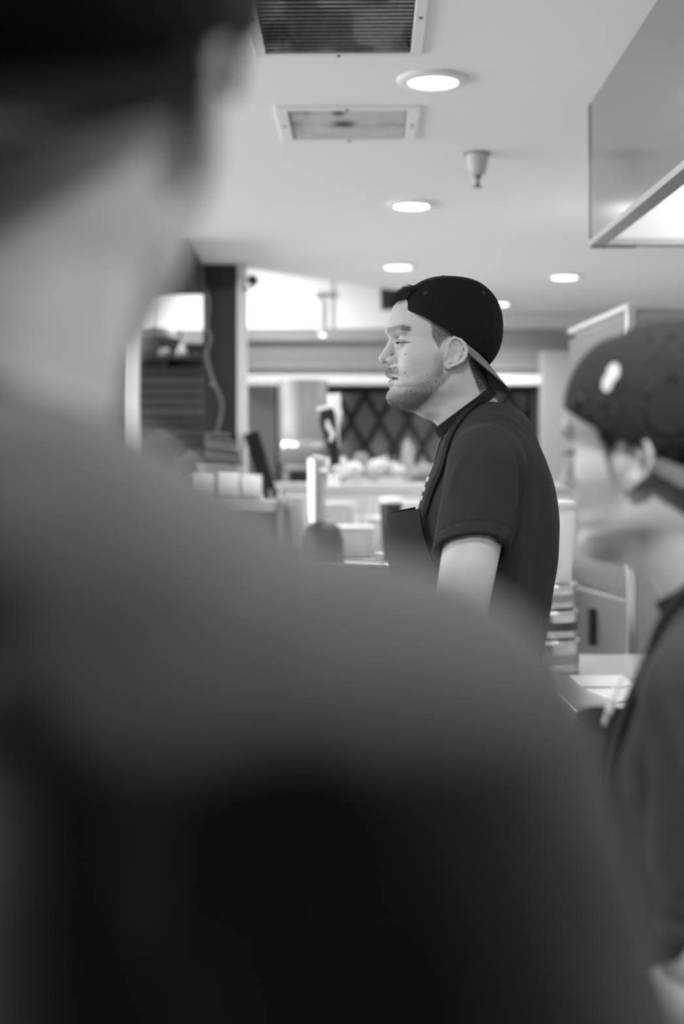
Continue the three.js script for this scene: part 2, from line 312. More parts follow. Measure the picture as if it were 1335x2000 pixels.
// ───────────────────────── range hood (open below, lamps inside) ─────────────────────────
{
  const X0 = 0.705, X1 = 1.75, zN = 1.2, zF = 4.053, yb = (z) => 2.109 - (zF - z) * 0.026, T = 0.012;
  const t = thing('range_hood', 'large polished stainless steel kitchen exhaust hood', 'hood', [0, 0, 0]);
  const bump = noiseTex(128, 128, (u, v) => 0.5 + 0.5 * Math.sin(u * 6.28 + 3 * noise3(u * 3, v * 3, 2)) * noise3(u * 4, v * 4, 1));
  const hm = new THREE.MeshPhysicalMaterial({ color: g(0.42), metalness: 1, roughness: 0.17, bumpMap: bump, bumpScale: 0.0025, side: THREE.DoubleSide });
  const prism = (pts, depthFn) => { const q = new THREE.BufferGeometry(); q.setAttribute('position', new THREE.Float32BufferAttribute(pts.flat(), 3)); q.setAttribute('uv', new THREE.Float32BufferAttribute([0, 0, 1, 0, 1, 1, 0, 1, 0, 0, 1, 0, 1, 1, 0, 1], 2)); q.setIndex([0, 1, 2, 0, 2, 3, 4, 6, 5, 4, 7, 6, 0, 4, 5, 0, 5, 1, 1, 5, 6, 1, 6, 2, 2, 6, 7, 2, 7, 3, 3, 7, 4, 3, 4, 0]); const r = q.toNonIndexed(); r.computeVertexNormals(); return r; };
  part('side_panel', prism([[X0, yb(zN), -zN], [X0, yb(zF), -zF], [X0, CEIL, -zF], [X0, CEIL, -zN], [X0 + T, yb(zN), -zN], [X0 + T, yb(zF), -zF], [X0 + T, CEIL, -zF], [X0 + T, CEIL, -zN]]), hm, t);
  part('end_panel', prism([[X0, yb(zF), -zF], [X1, yb(zF), -zF], [X1, CEIL, -zF], [X0, CEIL, -zF], [X0, yb(zF), -zF + T], [X1, yb(zF), -zF + T], [X1, CEIL, -zF + T], [X0, CEIL, -zF + T]]), M(0.72, 0.32, 1), t);
  part('near_panel', bx(X0, X1, yb(zN), CEIL, -zN - T, -zN), hm, t);
  part('back_panel', bx(X1 - T, X1, 2.05, CEIL, -zF, -zN), M(0.7, 0.35, 1), t);
  part('edge_strip', bx(X0 - 0.004, X0 + 0.022, yb(zF), CEIL, -zF - 0.006, -zF + 0.004, 0.002), M(0.55, 0.3, 1), t);
  // rolled rim along the bottom
  part('side_rim', prism([[X0 - 0.003, yb(zN) - 0.014, -zN], [X0 - 0.003, yb(zF) - 0.014, -zF], [X0 - 0.003, yb(zF) + 0.003, -zF], [X0 - 0.003, yb(zN) + 0.003, -zN], [X0 + 0.04, yb(zN) - 0.014, -zN], [X0 + 0.04, yb(zF) - 0.014, -zF], [X0 + 0.04, yb(zF) + 0.003, -zF], [X0 + 0.04, yb(zN) + 0.003, -zN]]), M(0.5, 0.38, 1), t);
  part('end_rim', bx(X0, X1, yb(zF) - 0.014, yb(zF) + 0.006, -zF - 0.003, -zF + 0.03, 0.002), M(0.5, 0.35, 1), t);
  part('dark_rim_strip', bx(X0 + 0.002, X0 + 0.13, yb(zF) - 0.017, yb(zF) - 0.012, -zF - 0.004, -zF + 0.031, 0.001), M(0.22, 0.4, 1), t);  // darker steel along one stretch of the end rim
  part('hood_top', bx(X0 + T, X1 - T, CEIL - 0.03, CEIL - 0.01, -zF + T, -zN - T), M(0.6, 0.4, 1), t);
  for (const z of [3.5, 2.6, 1.7]) {
    const s = part('hood_lamp', bx(0.98, 1.42, CEIL - 0.06, CEIL - 0.032, -z - 0.12, -z + 0.12, 0.01), glowMat, t);
    const l = new THREE.SpotLight(0xffffff, HOOD_CD, 0, 1.45, 0.6, 2); l.position.set(1.2, CEIL - 0.13, -z); l.target.position.set(1.2, 0, -z); l.castShadow = true; l.shadow.radius = 3; t.add(l, l.target);
  }
}
// ───────────────────────── far room fittings ─────────────────────────
for (const [x, z] of [[-2.2, 8.3], [-0.4, 8.5], [-0.62, 9.45]]) { // dining ceiling lamps, out of view above the low ceiling
  const t = thing('dining_lamp', `drum ceiling lamp of the raised dining room, ${x < -2 ? 'over the left tables' : z < 9 ? 'over the bar' : 'nearest the far wall'}`, 'lamp', [x, 3.3, -z], 'dining room lamps');
  part('lamp_base', lathe([[0, 0], [0.12, 0], [0.12, -0.03], [0, -0.03]]), white, t);
  part('lamp_diffuser', lathe([[0.1, -0.03], [0.2, -0.05], [0.21, -0.09], [0.17, -0.115], [0, -0.12]]), glowMat, t);
  const l = new THREE.SpotLight(0xffffff, DINING_CD, 0, 1.5, 0.5, 2); l.position.set(0, -0.2, 0); l.target.position.set(0, -2, 0); l.castShadow = true; l.shadow.radius = 5; t.add(l, l.target);
}
const black = M(0.012, 0.5);
{ // security camera on the pillar
  const z = 6.9, c = at(493, 548, z), t = thing('security_camera', 'small black security camera on the white corner guard', 'camera', [c.x, c.y, c.z]);
  part('housing', new RoundedBoxGeometry(0.045, 0.045, 0.06, 3, 0.008).rotateZ(0.75), black, t);
  part('lens', cyl(0.012, 0.012, 0.02, 16).rotateX(Math.PI / 2).translate(0, 0, 0.035), M(0.03, 0.1), t);
  part('bracket', [between(cyl(0.005, 0.005, 1, 8), V(0, -0.022, 0), V(0, -0.038, 0)), between(cyl(0.005, 0.005, 1, 8), V(0, -0.036, 0), V(-0.052, -0.04, 0.0))], black, t);
}
{ // speaker under the oblique ceiling edge
  const z = 8.2, a = at(744, 563, z), b = at(800, 602, z), t = thing('wall_speaker', 'black box speaker hanging behind the man\'s forehead', 'speaker', [(a.x + b.x) / 2, b.y, -z]);
  const w = (b.x - a.x) / 2, h = a.y - b.y;
  part('cabinet', bx(-w, w, 0, h, -0.08, 0.08, 0.008), black, t).rotation.z = 0.05;
  part('grille', bx(-w * 0.9, w * 0.9, h * 0.08, h * 0.92, 0.08, 0.086, 0.002), M(0.02, 0.9), t);
  part('bracket', bx(-0.02, 0.02, h - 0.01, h + 0.45, -0.04, 0.0), black, t);
}
{ // track spot hanging before the bright upper wall
  const z = 8.3, t = thing('track_spotlight', 'white cylindrical spotlight hanging before the bright upper wall', 'spotlight', [at(630, 0, z).x, 0, -z]);
  const y0 = at(0, 655, z).y, y1 = at(0, 590, z).y, y2 = at(0, 570, z).y;
  part('barrel', lathe([[0, y0], [0.02, y0], [0.028, y0 + 0.02], [0.028, y1], [0, y1]], 24), M(0.85, 0.4), t);
  part('joint', bx(-0.04, 0.09, y2 - 0.035, y2, -0.02, 0.02, 0.01), M(0.42, 0.5), t);
  part('rod', bx(0.05, 0.075, y0 + 0.02, 3.3, -0.01, 0.01), M(0.6, 0.5), t);
  part('stem', cyl(0.01, 0.01, y2 - y1 + 0.02, 10).translate(0, (y1 + y2) / 2, 0), M(0.5, 0.5), t);
  part('lamp_face', cyl(0.017, 0.017, 0.004, 20).translate(0, y0 - 0.001, 0), glowMat, t);
  const l = new THREE.SpotLight(0xffffff, 7, 0, 0.5, 0.6, 2); l.position.set(0, y0 - 0.03, 0); l.target.position.set(0.45, 1.1, 1.6); l.castShadow = true; l.shadow.radius = 1; t.add(l, l.target);
}
{ // cable down the pillar
  const z = 6.92, P = [[401, 560], [408, 590], [405, 640], [412, 660], [404, 690], [411, 725], [419, 750], [432, 780], [433, 805], [425, 840], [421, 852]].map(([x, y]) => at(x, y, z));
  const t = thing('cable', 'grey cable hanging down the dark pillar', 'cable');
  part('cord', tube(P, 0.0065, 90, 8), M(0.16, 0.6), t);
  part('cable_tie', bx(-0.018, 0.006, -0.008, 0.008, -0.008, 0.008, 0.002).translate(P[6].x, P[6].y, P[6].z), M(0.25, 0.5), t);
}
// pass shelf (left) with linen, plate and paper rolls
{
  const y = 1.35;
  struct('trim_4', bx(-2.2, -0.30, y - 0.05, y, -7.0, -6.15, 0.006), M(0.45, 0.4), 'pale pass shelf at the foot of the pillar');
  struct('trim_5', bx(-2.2, -0.34, 0, y - 0.05, -6.9, -6.3), M(0.2, 0.7), 'half wall under the pass shelf');
  const z = 6.75, tw = [M(0.13, 0.95), M(0.19, 0.95), M(0.11, 0.95), M(0.22, 0.95), M(0.15, 0.95)];
  const base = at(0, 908, z).y, n = 6;
  const tw0 = solo('shelf_tray', bx(at(388, 0, z).x, at(470, 0, z).x, y, base - 0.006, -z - 0.12, -z + 0.1, 0.01), M(0.35, 0.5), 'grey tray box under the folded cloths', 'tray');
  const names = ['lowest', 'second lowest', 'third lowest', 'third highest', 'second highest', 'topmost'];
  for (let i = 0; i < n; i++) {
    const x0 = at(400, 0, z).x + 0.012 * rnd(), lift = 0.008, x1 = at(472, 0, z).x - i * i * 0.0025, h = 0.0205, y0 = base + 0.018 + i * 0.023;
    const q = new RoundedBoxGeometry(x1 - x0, h, 0.2, 6, 0.0095); const p = q.attributes.position;
    for (let k = 0; k < p.count; k++) p.setY(k, p.getY(k) + 0.006 * Math.sin((p.getX(k) + (x0 + x1) / 2) * 40) - 0.02 * sstep(0, 0.09, p.getX(k) + (x0 + x1) / 2 - at(436, 0, z).x));
    q.computeVertexNormals();
    solo('folded_cloth', q, tw[i % 5], `grey folded cloth at the foot of the pillar, ${names[i]} of its stack`, 'cloth', [(x0 + x1) / 2, y0 + h / 2, -z - 0.02], 'folded cloths by the pillar');
  }
  solo('plate', lathe([[0, 0], [0.045, 0.0], [0.075, 0.008], [0.076, 0.011], [0.045, 0.004], [0, 0.004]], 40), M(0.8, 0.25), 'white plate lying before the folded cloths', 'plate', [at(412, 0, 6.55).x, at(0, 913, 6.55).y, -6.55]);
  solo('plate_stand', lathe([[0.06, 0], [0.055, at(0, 915, 6.55).y - y], [0, at(0, 915, 6.55).y - y]], 24), M(0.25, 0.5), 'grey tub carrying the white plate', 'tub', [at(412, 0, 6.55).x, y, -6.55]);
  // packs of ridged white paper rolls
  const zr = 6.4;
  for (const [px, r, dz, lab] of [[490, 0.058, 0.0, 'bumpy white paper roll at the right end of the pass shelf'], [447, 0.062, 0.02, 'smooth white paper roll lying left of the bumpy one'], [395, 0.058, 0.0, 'white paper roll half hidden by the near shoulder']]) {
    const c = at(px, 952, zr), t = thing('paper_roll', lab, 'roll', [c.x, y + r, -zr + dz], 'paper rolls on the pass shelf');
    const q = new THREE.CylinderGeometry(r, r, 0.09, 40, 6).rotateZ(Math.PI / 2); const p = q.attributes.position;
    if (px === 490) { for (let k = 0; k < p.count; k++) { const a = Math.atan2(p.getY(k), p.getZ(k)), f = 1 + 0.07 * Math.sin(a * 9) * Math.cos(p.getX(k) * 120); p.setY(k, p.getY(k) * f); p.setZ(k, p.getZ(k) * f); } q.computeVertexNormals(); }
    part('paper', q, M(0.82, 0.8), t); part('core', cyl(0.018, 0.018, 0.092, 20).rotateZ(Math.PI / 2), M(0.4, 0.8), t);
  }
}
{ // white post of the pass
  const z = 6.05; struct('trim_6', bx(at(242, 0, z).x, at(270, 0, z).x, 1.35, 2.36, -z - 0.05, -z, 0.004), M(0.85, 0.6), 'white upright post of the pass window');
  // things on the dark back shelf left of the pillar
  const zs = 8.45, s = thing('wall_shelf', 'thin dark shelf on the plank wall', 'shelf');
  part('board', bx(at(200, 0, zs).x, at(402, 0, zs).x, at(0, 702, zs).y, at(0, 697, zs).y, -zs - 0.15, -zs + 0.06, 0.004), M(0.03, 0.6), s);
  for (const x of [230, 320, 395]) part('shelf_bracket', bx(at(x, 0, zs).x, at(x, 0, zs).x + 0.015, at(0, 716, zs).y, at(0, 702, zs).y, -zs - 0.15, -zs + 0.02), M(0.03, 0.6), s);
  const yS = at(0, 697, zs).y;
  const b = thing('bottle', 'squat pale bottle on the dark shelf', 'bottle', [at(354, 0, zs).x, yS, -zs]);
  part('bottle_body', lathe([[0, 0], [0.034, 0], [0.034, 0.03], [0.02, 0.05], [0.014, 0.06], [0, 0.06]], 24), M(0.38, 0.4), b); part('bottle_cap', lathe([[0.014, 0.06], [0.014, 0.08], [0, 0.08]], 16), M(0.5, 0.4), b);
  solo('jar', lathe([[0, 0], [0.03, 0], [0.032, 0.03], [0.026, 0.045], [0, 0.045]], 24), M(0.25, 0.4), 'low pale jar left of the squat bottle on the dark shelf', 'jar', [at(320, 0, zs).x, yS, -zs]);
  solo('small_bowl', lathe([[0, 0.004], [0.02, 0], [0.036, 0.03], [0.034, 0.03], [0.018, 0.006]], 24), M(0.1, 0.4), 'small grey bowl on the dark shelf next to the pillar', 'bowl', [at(384, 0, zs).x, yS, -zs]);
  // pale box and dark lampshade above
  solo('storage_box', bx(at(354, 0, zs).x, at(400, 0, zs).x, at(0, 669, zs).y, at(0, 641, zs).y, -zs - 0.15, -zs - 0.03, 0.008), M(0.6, 0.7), 'pale box on top of the plank wall by the pillar', 'box');
  const dc = thing('pendant_shade', 'dark shallow pendant shade left of the pale box', 'pendant', [at(300, 0, 8.2).x, at(0, 662, 8.2).y, -8.2]);
  part('shade', lathe([[0.16, 0], [0.1, 0.055], [0.02, 0.07], [0, 0.07]], 32), M(0.03, 0.6), dc); part('rod', cyl(0.006, 0.006, 3.3 - dc.position.y - 0.06, 8).translate(0, (3.3 - dc.position.y + 0.06) / 2, 0), M(0.5, 0.5), dc);
  // heap of dark cloth bags under the planks
  for (const [px, py, rx, ry, v, lab] of [[305, 880, 0.15, 0.19, 0.075, 'large slumped grey sack behind the white post'], [380, 880, 0.10, 0.12, 0.09, 'smaller grey sack leaning towards the pillar'], [205, 890, 0.15, 0.16, 0.07, 'dark sack left of the white post']]) {
    const q = new THREE.SphereGeometry(1, 40, 28); const p = q.attributes.position;
    for (let k = 0; k < p.count; k++) { const x = p.getX(k), y = p.getY(k), z = p.getZ(k), f = 1 + 0.25 * (noise3(x * 2.2 + px, y * 2.2, z * 2.2) - 0.5) + 0.1 * (noise3(x * 6, y * 6 + px, z * 6) - 0.5); p.setXYZ(k, x * rx * f, Math.max(y * ry * f, -ry * 0.75), z * rx * f * 0.8); }
    q.computeVertexNormals(); const c = at(px, py, 7.9);
    const sk = solo('cloth_sack', q, M(v, 0.85), lab, 'sack', [c.x, 1.385 + ry * 0.75, px === 305 ? -8.05 : -7.68], 'sacks beyond the pass');
    if (px === 380) part('paper_scrap', tube([V(-0.07, 0.0, rx * 0.86), V(-0.04, -0.03, rx * 0.9), V(0, -0.015, rx * 0.92), V(0.04, 0.01, rx * 0.86)], 0.01, 24, 6), M(0.3, 0.8), sk).userData.label = 'pale crumpled scrap lying on the sack';  // pale paper scrap resting on the sack, attached as its child
  }
  struct('trim_7', bx(-2.2, -0.45, 1.33, 1.385, -8.5, -7.5, 0.006), M(0.08, 0.6), 'dark ledge under the plank wall');
  struct('trim_8', bx(-2.2, -0.47, 0, 1.33, -8.4, -7.6), M(0.06, 0.7), 'dark half wall under the plank wall');
}
// ───────────────────────── bar ─────────────────────────
{
  const t = thing('bar_counter', 'bright stainless bar counter with chrome front rails', 'counter');
  part('worktop', bx(-0.42, 0.85, 1.06, 1.10, -7.25, -5.65, 0.006), M(0.7, 0.28, 1), t);
  part('front_rail', bx(-0.42, 0.85, 1.085, 1.10, -5.65, -5.62, 0.005), M(0.85, 0.2, 1), t);
  part('drip_rail', bx(-0.03, 0.2, 1.10, 1.115, -6.35, -6.32, 0.005), M(0.85, 0.25, 1), t);
  part('drip_rail', bx(-0.03, 0.14, 1.10, 1.108, -5.95, -5.88, 0.003), M(0.8, 0.2, 1), t);
  part('base', bx(-0.40, 0.83, 0, 1.06, -7.2, -5.75), M(0.25, 0.6), t);
  const l = thing('bar_ledge', 'pale raised ledge behind the bar holding food', 'ledge');
  part('ledge_top', bx(-0.42, 1.22, 1.395, 1.435, -7.75, -7.28, 0.008), M(0.62, 0.5), l);
  part('ledge_front', bx(-0.42, 1.22, 0, 1.395, -7.7, -7.34, 0.004), M(0.85, 0.6), l);
  part('ledge_step', bx(-0.42, 1.0, 0, 1.27, -7.34, -7.26, 0.01), M(0.8, 0.5), l);
}
{ // beer tap tower
  const z = 6.0, c = at(618, 0, z), chrome = M(0.62, 0.38, 1), t = thing('tap_tower', 'chrome draught beer tower with two tall tap handles', 'beer tap', [c.x, 1.10, -z]);
  const yT = at(0, 893, z).y - 1.10;
  part('column', lathe([[0.055, 0], [0.055, 0.012], [0.037, 0.018], [0.037, yT - 0.02], [0.04, yT - 0.012], [0.036, yT], [0, yT + 0.004]], 40), chrome, t);
  // two faucets pointing towards the camera
  const hx = [at(655, 0, z).x - c.x, at(648, 0, z).x - c.x];
  for (const [dx, dz] of [[0.052, 0.09], [0.072, 0.03]]) {
    const y = yT - 0.055;
    part('faucet', [between(cyl(0.011, 0.011, 1, 14), V(0.0, y, 0), V(dx, y, dz)), new THREE.SphereGeometry(0.018, 16, 12).translate(dx, y, dz), between(cyl(0.008, 0.006, 1, 12), V(dx, y, dz), V(dx + 0.01, y - 0.07, dz + 0.03)), between(cyl(0.012, 0.009, 1, 14), V(dx, y + 0.005, dz), V(dx + 0.004, y + 0.05, dz + 0.004))], chrome, t);
  }
  // black paddle handle with white mark, leaning left
  const h1 = part('black_handle', (() => { const s = new THREE.Shape([[-0.016, 0], [0.016, 0], [0.026, 0.12], [0.034, 0.2], [0.03, 0.225], [0, 0.235], [-0.03, 0.225], [-0.034, 0.2], [-0.026, 0.12]].map((p) => new THREE.Vector2(...p))); return new THREE.ExtrudeGeometry(s, { depth: 0.02, bevelEnabled: true, bevelSize: 0.003, bevelThickness: 0.003, bevelSegments: 2 }).translate(0, 0, -0.01); })(), M(0.012, 0.35), t);
  h1.position.set(at(655, 0, z).x - c.x, at(0, 907, z).y - 1.10, 0.10); h1.rotation.set(0.0, 0.5, 0.21); h1.userData.label = 'black paddle tap handle leaning left';
  const mark = (() => { const q = []; for (let i = 0; i < 5; i++) { const r = 0.008 + 0.006 * rnd(); q.push(new THREE.CylinderGeometry(r, r, 0.002, 14).rotateX(Math.PI / 2).translate((rnd() - 0.5) * 0.02, 0.105 + i * 0.018, 0.0145)); } return q; })();
  part('printed_mark', mark, M(0.75, 0.5), h1); part('handle_cap', new RoundedBoxGeometry(0.07, 0.016, 0.028, 3, 0.007).translate(0, 0.236, 0), M(0.7, 0.3), h1);
  const h2 = part('pale_handle', lathe([[0, 0], [0.012, 0], [0.014, 0.03], [0.016, 0.11], [0.026, 0.14], [0.032, 0.165], [0.032, 0.18], [0.028, 0.185], [0.03, 0.245], [0.026, 0.25], [0, 0.25]], 24), M(0.75, 0.3), t);
  h2.position.set(at(657, 0, z).x - c.x, at(0, 884, z).y - 1.10, -0.04); h2.rotation.z = 0.05; h2.userData.label = 'pale turned tap handle standing upright';
}
{ // steel tank behind the bar, on a stand
  const z = 8.3, c = at(592, 0, z), R = 0.145, t = thing('steel_tank', 'upright stainless steel drink tank with a bright band', 'tank', [c.x, 0, -z]);
  const y0 = at(0, 905, z).y, yb = at(0, 869, z).y, s = M(0.42, 0.55, 1);
  part('shell', lathe([[0, y0], [R, y0], [R, 2.03], [0, 2.03]], 64), s, t);
  part('band', lathe([[R, yb - 0.02], [R + 0.006, yb - 0.018], [R + 0.006, yb + 0.018], [R, yb + 0.02]], 64), M(0.85, 0.2, 1), t);
  part('foot_ring', lathe([[0, y0 - 0.045], [R * 0.75, y0 - 0.045], [R * 0.75, y0], [0, y0]], 40), M(0.8, 0.4), t);
  for (const a of [0.7, 2.4, 4.1, 5.6]) part('leg', cyl(0.02, 0.02, y0 - 0.045, 12).translate(Math.cos(a) * R * 0.85, (y0 - 0.045) / 2, Math.sin(a) * R * 0.85), s, t);
  part('control_box', bx(-0.08, 0.045, at(0, 946, z).y, at(0, 921, z).y, 0.04, 0.1, 0.006), M(0.015, 0.4), t);
}
{ // dark lattice screen
  const z = 9.08, x0 = at(640, 0, z).x, x1 = at(1040, 0, z).x, yT = at(0, 762, z).y, yB = 1.3, t = thing('lattice_screen', 'dark diamond lattice screen on the grey wall', 'lattice');
  const pitch = 56 / FOCAL * z, slope = (56 / 2) / 52, m = M(0.014, 0.7), H = yT - yB;
  part('top_rail', bx(x0, x1, yT - 0.02, yT + 0.03, -z - 0.02, -z + 0.02, 0.004), m, t);
  part('bottom_rail', bx(x0, x1, yB - 0.02, yB + 0.03, -z - 0.02, -z + 0.02, 0.004), m, t);
  // crossings fall at px 685, 741, 797 ... at py 821
  const yc = at(0, 821, z).y, xc = at(685, 0, z).x;
  for (let i = -5; i < 12; i++) for (const s of [-1, 1]) {
    const X = (y) => xc + i * pitch + s * (y - yc) * slope;
    let ya = yB, yb = yT;
    for (const lim of [x0, x1]) { const y = yc + (lim - xc - i * pitch) / (s * slope); if (X(yb) < x0 - 1e-6 && lim === x0 || X(yb) > x1 + 1e-6 && lim === x1) yb = Math.min(yb, y); if (X(ya) < x0 - 1e-6 && lim === x0 || X(ya) > x1 + 1e-6 && lim === x1) ya = Math.max(ya, y); }
    if (yb - ya < 0.05) continue;
    part('lattice_bar', between(new THREE.BoxGeometry(0.036, 1, 0.016), V(X(ya), ya, -z + s * 0.009), V(X(yb), yb, -z + s * 0.009)), m, t);
    if (s > 0 && X(yc) > x0 + 0.05 && X(yc) < x1 - 0.05) part('lattice_knot', new RoundedBoxGeometry(0.045, 0.09, 0.04, 2, 0.012).translate(X(yc), yc, -z + 0.012), m, t);
  }
}
{ // food on the ledge: tray and lumpy bags
  const y = 1.435, z = 7.5;
  const tr = thing('food_tray', 'long shallow pale tray on the raised ledge', 'tray', [at(735, 0, z).x, y, -z]);
  part('tray_base', bx(-0.16, 0.145, 0, 0.008, -0.1, 0.12, 0.003), M(0.45, 0.5), tr);
  part('tray_wall', [bx(-0.16, 0.145, 0, 0.032, 0.114, 0.12, 0.002), bx(-0.16, 0.145, 0, 0.032, -0.1, -0.094, 0.002), bx(-0.16, -0.154, 0, 0.032, -0.1, 0.12, 0.002), bx(0.139, 0.145, 0, 0.032, -0.1, 0.12, 0.002)], M(0.5, 0.5), tr);
  const lumps = [[668, 905, 0.035, 0.06, 0.55, 'pale upright bag beside the tap handles'], [693, 918, 0.045, 0.035, 0.6, 'pale round loaf at the left end of the food tray'], [705, 880, 0.04, 0.05, 0.22, 'grey bag behind the pale round loaf'], [733, 918, 0.05, 0.04, 0.5, 'pale bag in the middle of the food tray'], [752, 905, 0.075, 0.05, 0.36, 'large grey heaped bag on the food tray'], [776, 920, 0.035, 0.028, 0.55, 'small pale bun at the right end of the food tray'], [796, 885, 0.03, 0.075, 0.30, 'tall grey bag right of the food tray'], [826, 905, 0.06, 0.05, 0.2, 'dark grey bag against the man\'s chest'], [750, 868, 0.03, 0.045, 0.24, 'grey bag standing behind the heaped one'], [665, 870, 0.05, 0.045, 0.2, 'dim bag far behind the tap handles'], [840, 885, 0.03, 0.03, 0.4, 'pale small bag highest by the man\'s chest']];
  for (const [px, py, rx, ry, v, lab] of lumps) {
    const q = new THREE.SphereGeometry(1, 30, 22), p = q.attributes.position, back = py < 900;
    for (let k = 0; k < p.count; k++) { const x = p.getX(k), yy = p.getY(k), zz = p.getZ(k), f = 1 + 0.5 * (noise3(x * 2 + px, yy * 2, zz * 2) - 0.5) + 0.22 * (noise3(x * 5, yy * 5 + px, zz * 5) - 0.5); p.setXYZ(k, x * rx * f, yy * ry * f, zz * rx * f * 0.8); }
    q.computeVertexNormals(); q.computeBoundingBox();
    const zz = back ? 7.67 : lumps.findIndex((q) => q[0] === px) % 2 ? 7.40 : 7.53, onTray = px > 672 && px < 790 && !back;
    q.translate(0, -q.boundingBox.min.y, 0);
    const lift = Math.max(0, at(0, py, zz).y - ry - y - 0.01);
    if (back) q.scale(1.15, Math.min(1.45, (lift + 2 * ry) / (2 * ry)), 1);
    solo('food_bag', q, M(v, 0.6), lab, 'bag', [at(px, 0, zz).x, y + (onTray ? (zz < 7.45 ? 0.033 : 0.009) : 0), -zz], 'bags and loaves on the ledge');
  }
}
{ // cups, tubs and glasses on the bar
  const y = 1.10, glass = new THREE.MeshPhysicalMaterial({ color: g(0.97), roughness: 0.05, transmission: 1, thickness: 0, ior: 1.45, side: THREE.DoubleSide });
  const cup = (px, z, s, lab) => { const t = thing('coffee_cup', lab, 'cup', [at(px, 0, z).x, y, -z]); const H = at(0, 972, z).y - y; t.position.y += 0.001; part('cup_body', lathe([[0, 0], [0.034 * s, 0], [0.047 * s, H - 0.02], [0, H - 0.02]], 32), M(0.015, 0.5), t); part('lid', lathe([[0.05 * s, H - 0.024], [0.051 * s, H - 0.014], [0.047 * s, H - 0.008], [0.046 * s, H], [0.038 * s, H + 0.002], [0, H - 0.002]], 32), M(0.8, 0.35), t); };
  cup(763, 5.9, 1.0, 'tall black paper cup with a white lid by the apron');
  const tumbler = (px, z, r, h, lab) => solo('glass_tumbler', lathe([[0, 0.004], [r * 0.8, 0.004], [r * 0.98, h], [r, h], [r * 0.84, 0], [0, 0]], 28), glass, lab, 'glass', [at(px, 0, z).x, y, -z], 'glasses on the bar');
  tumbler(716, 6.5, 0.038, 0.27, 'tall clear glass left of the black cup'); tumbler(694, 6.42, 0.035, 0.2, 'clear glass between the tap tower and the tall glass'); tumbler(722, 5.95, 0.032, 0.11, 'short clear glass near the chrome rail'); tumbler(738, 6.15, 0.03, 0.1, 'short clear glass behind the black cup');
  const tub = (px, z, w, h, v, lab) => { const t = thing('plastic_tub', lab, 'tub', [at(px, 0, z).x, y, -z], 'tubs on the bar'); part('tub_body', new RoundedBoxGeometry(w, h, 0.14, 3, 0.012).translate(0, h / 2, 0), M(v, 0.35), t); part('tub_lid', new RoundedBoxGeometry(w + 0.014, 0.014, 0.154, 3, 0.005).translate(0, h + 0.006, 0), M(0.85, 0.3), t); };
  tub(662, 6.75, 0.13, 0.225, 0.6, 'white lidded tub right of the tap tower'); tub(690, 6.2, 0.17, 0.13, 0.5, 'wide pale lidded tub in front of the glasses'); tub(742, 6.6, 0.1, 0.16, 0.55, 'small pale lidded tub behind the black cup'); tub(578, 6.5, 0.08, 0.26, 0.62, 'narrow white tub left of the tap tower');
  tub(800, 6.3, 0.11, 0.235, 0.65, 'pale tub partly behind the man\'s chest');
  // dark upturned bowl in front
  solo('mixing_bowl', lathe([[0.084, 0], [0.086, 0.01], [0.084, 0.09], [0.07, 0.145], [0.04, 0.17], [0, 0.176]], 40), M(0.03, 0.45), 'dark upturned bowl just above the near shoulder', 'bowl', [at(630, 0, 5.75).x, y, -5.75]);
  // black menu holder leaning left of the tank
  const a = at(490, 845, 6.9), b = at(528, 925, 6.9);
  const mh = thing('menu_holder', 'black slanted menu holder right of the white corner guard', 'holder', [b.x, 1.10, -6.9]);
  part('board', between(new RoundedBoxGeometry(0.075, 1, 0.02, 2, 0.006), V(0.02, 0.2, 0), V(a.x - b.x, a.y - 1.10, 0)), M(0.012, 0.4), mh); part('foot', bx(-0.02, 0.06, 0, 0.3, -0.04, 0.04, 0.008), M(0.015, 0.5), mh);
  // dark cluster of small bottles between shelf and tank
  for (const [px, h, v, lab] of [[528, 0.30, 0.05, 'dark short bottle below the menu holder'], [546, 0.32, 0.3, 'pale squeeze bottle left of the tap tower'], [559, 0.27, 0.12, 'grey squeeze bottle nearest the tap tower']]) {
    const t = thing('squeeze_bottle', lab, 'bottle', [at(px, 0, 6.3).x, y, -6.3], 'bottles left of the taps');
    part('bottle_body', lathe([[0, 0], [0.018, 0], [0.018, h * 0.75], [0.015, h * 0.83], [0, h * 0.83]], 24), M(v, 0.4), t); part('nozzle', lathe([[0.014, h * 0.83], [0.013, h * 0.87], [0.007, h * 0.9], [0.004, h], [0, h]], 16), M(v + 0.2, 0.4), t);
  }
}
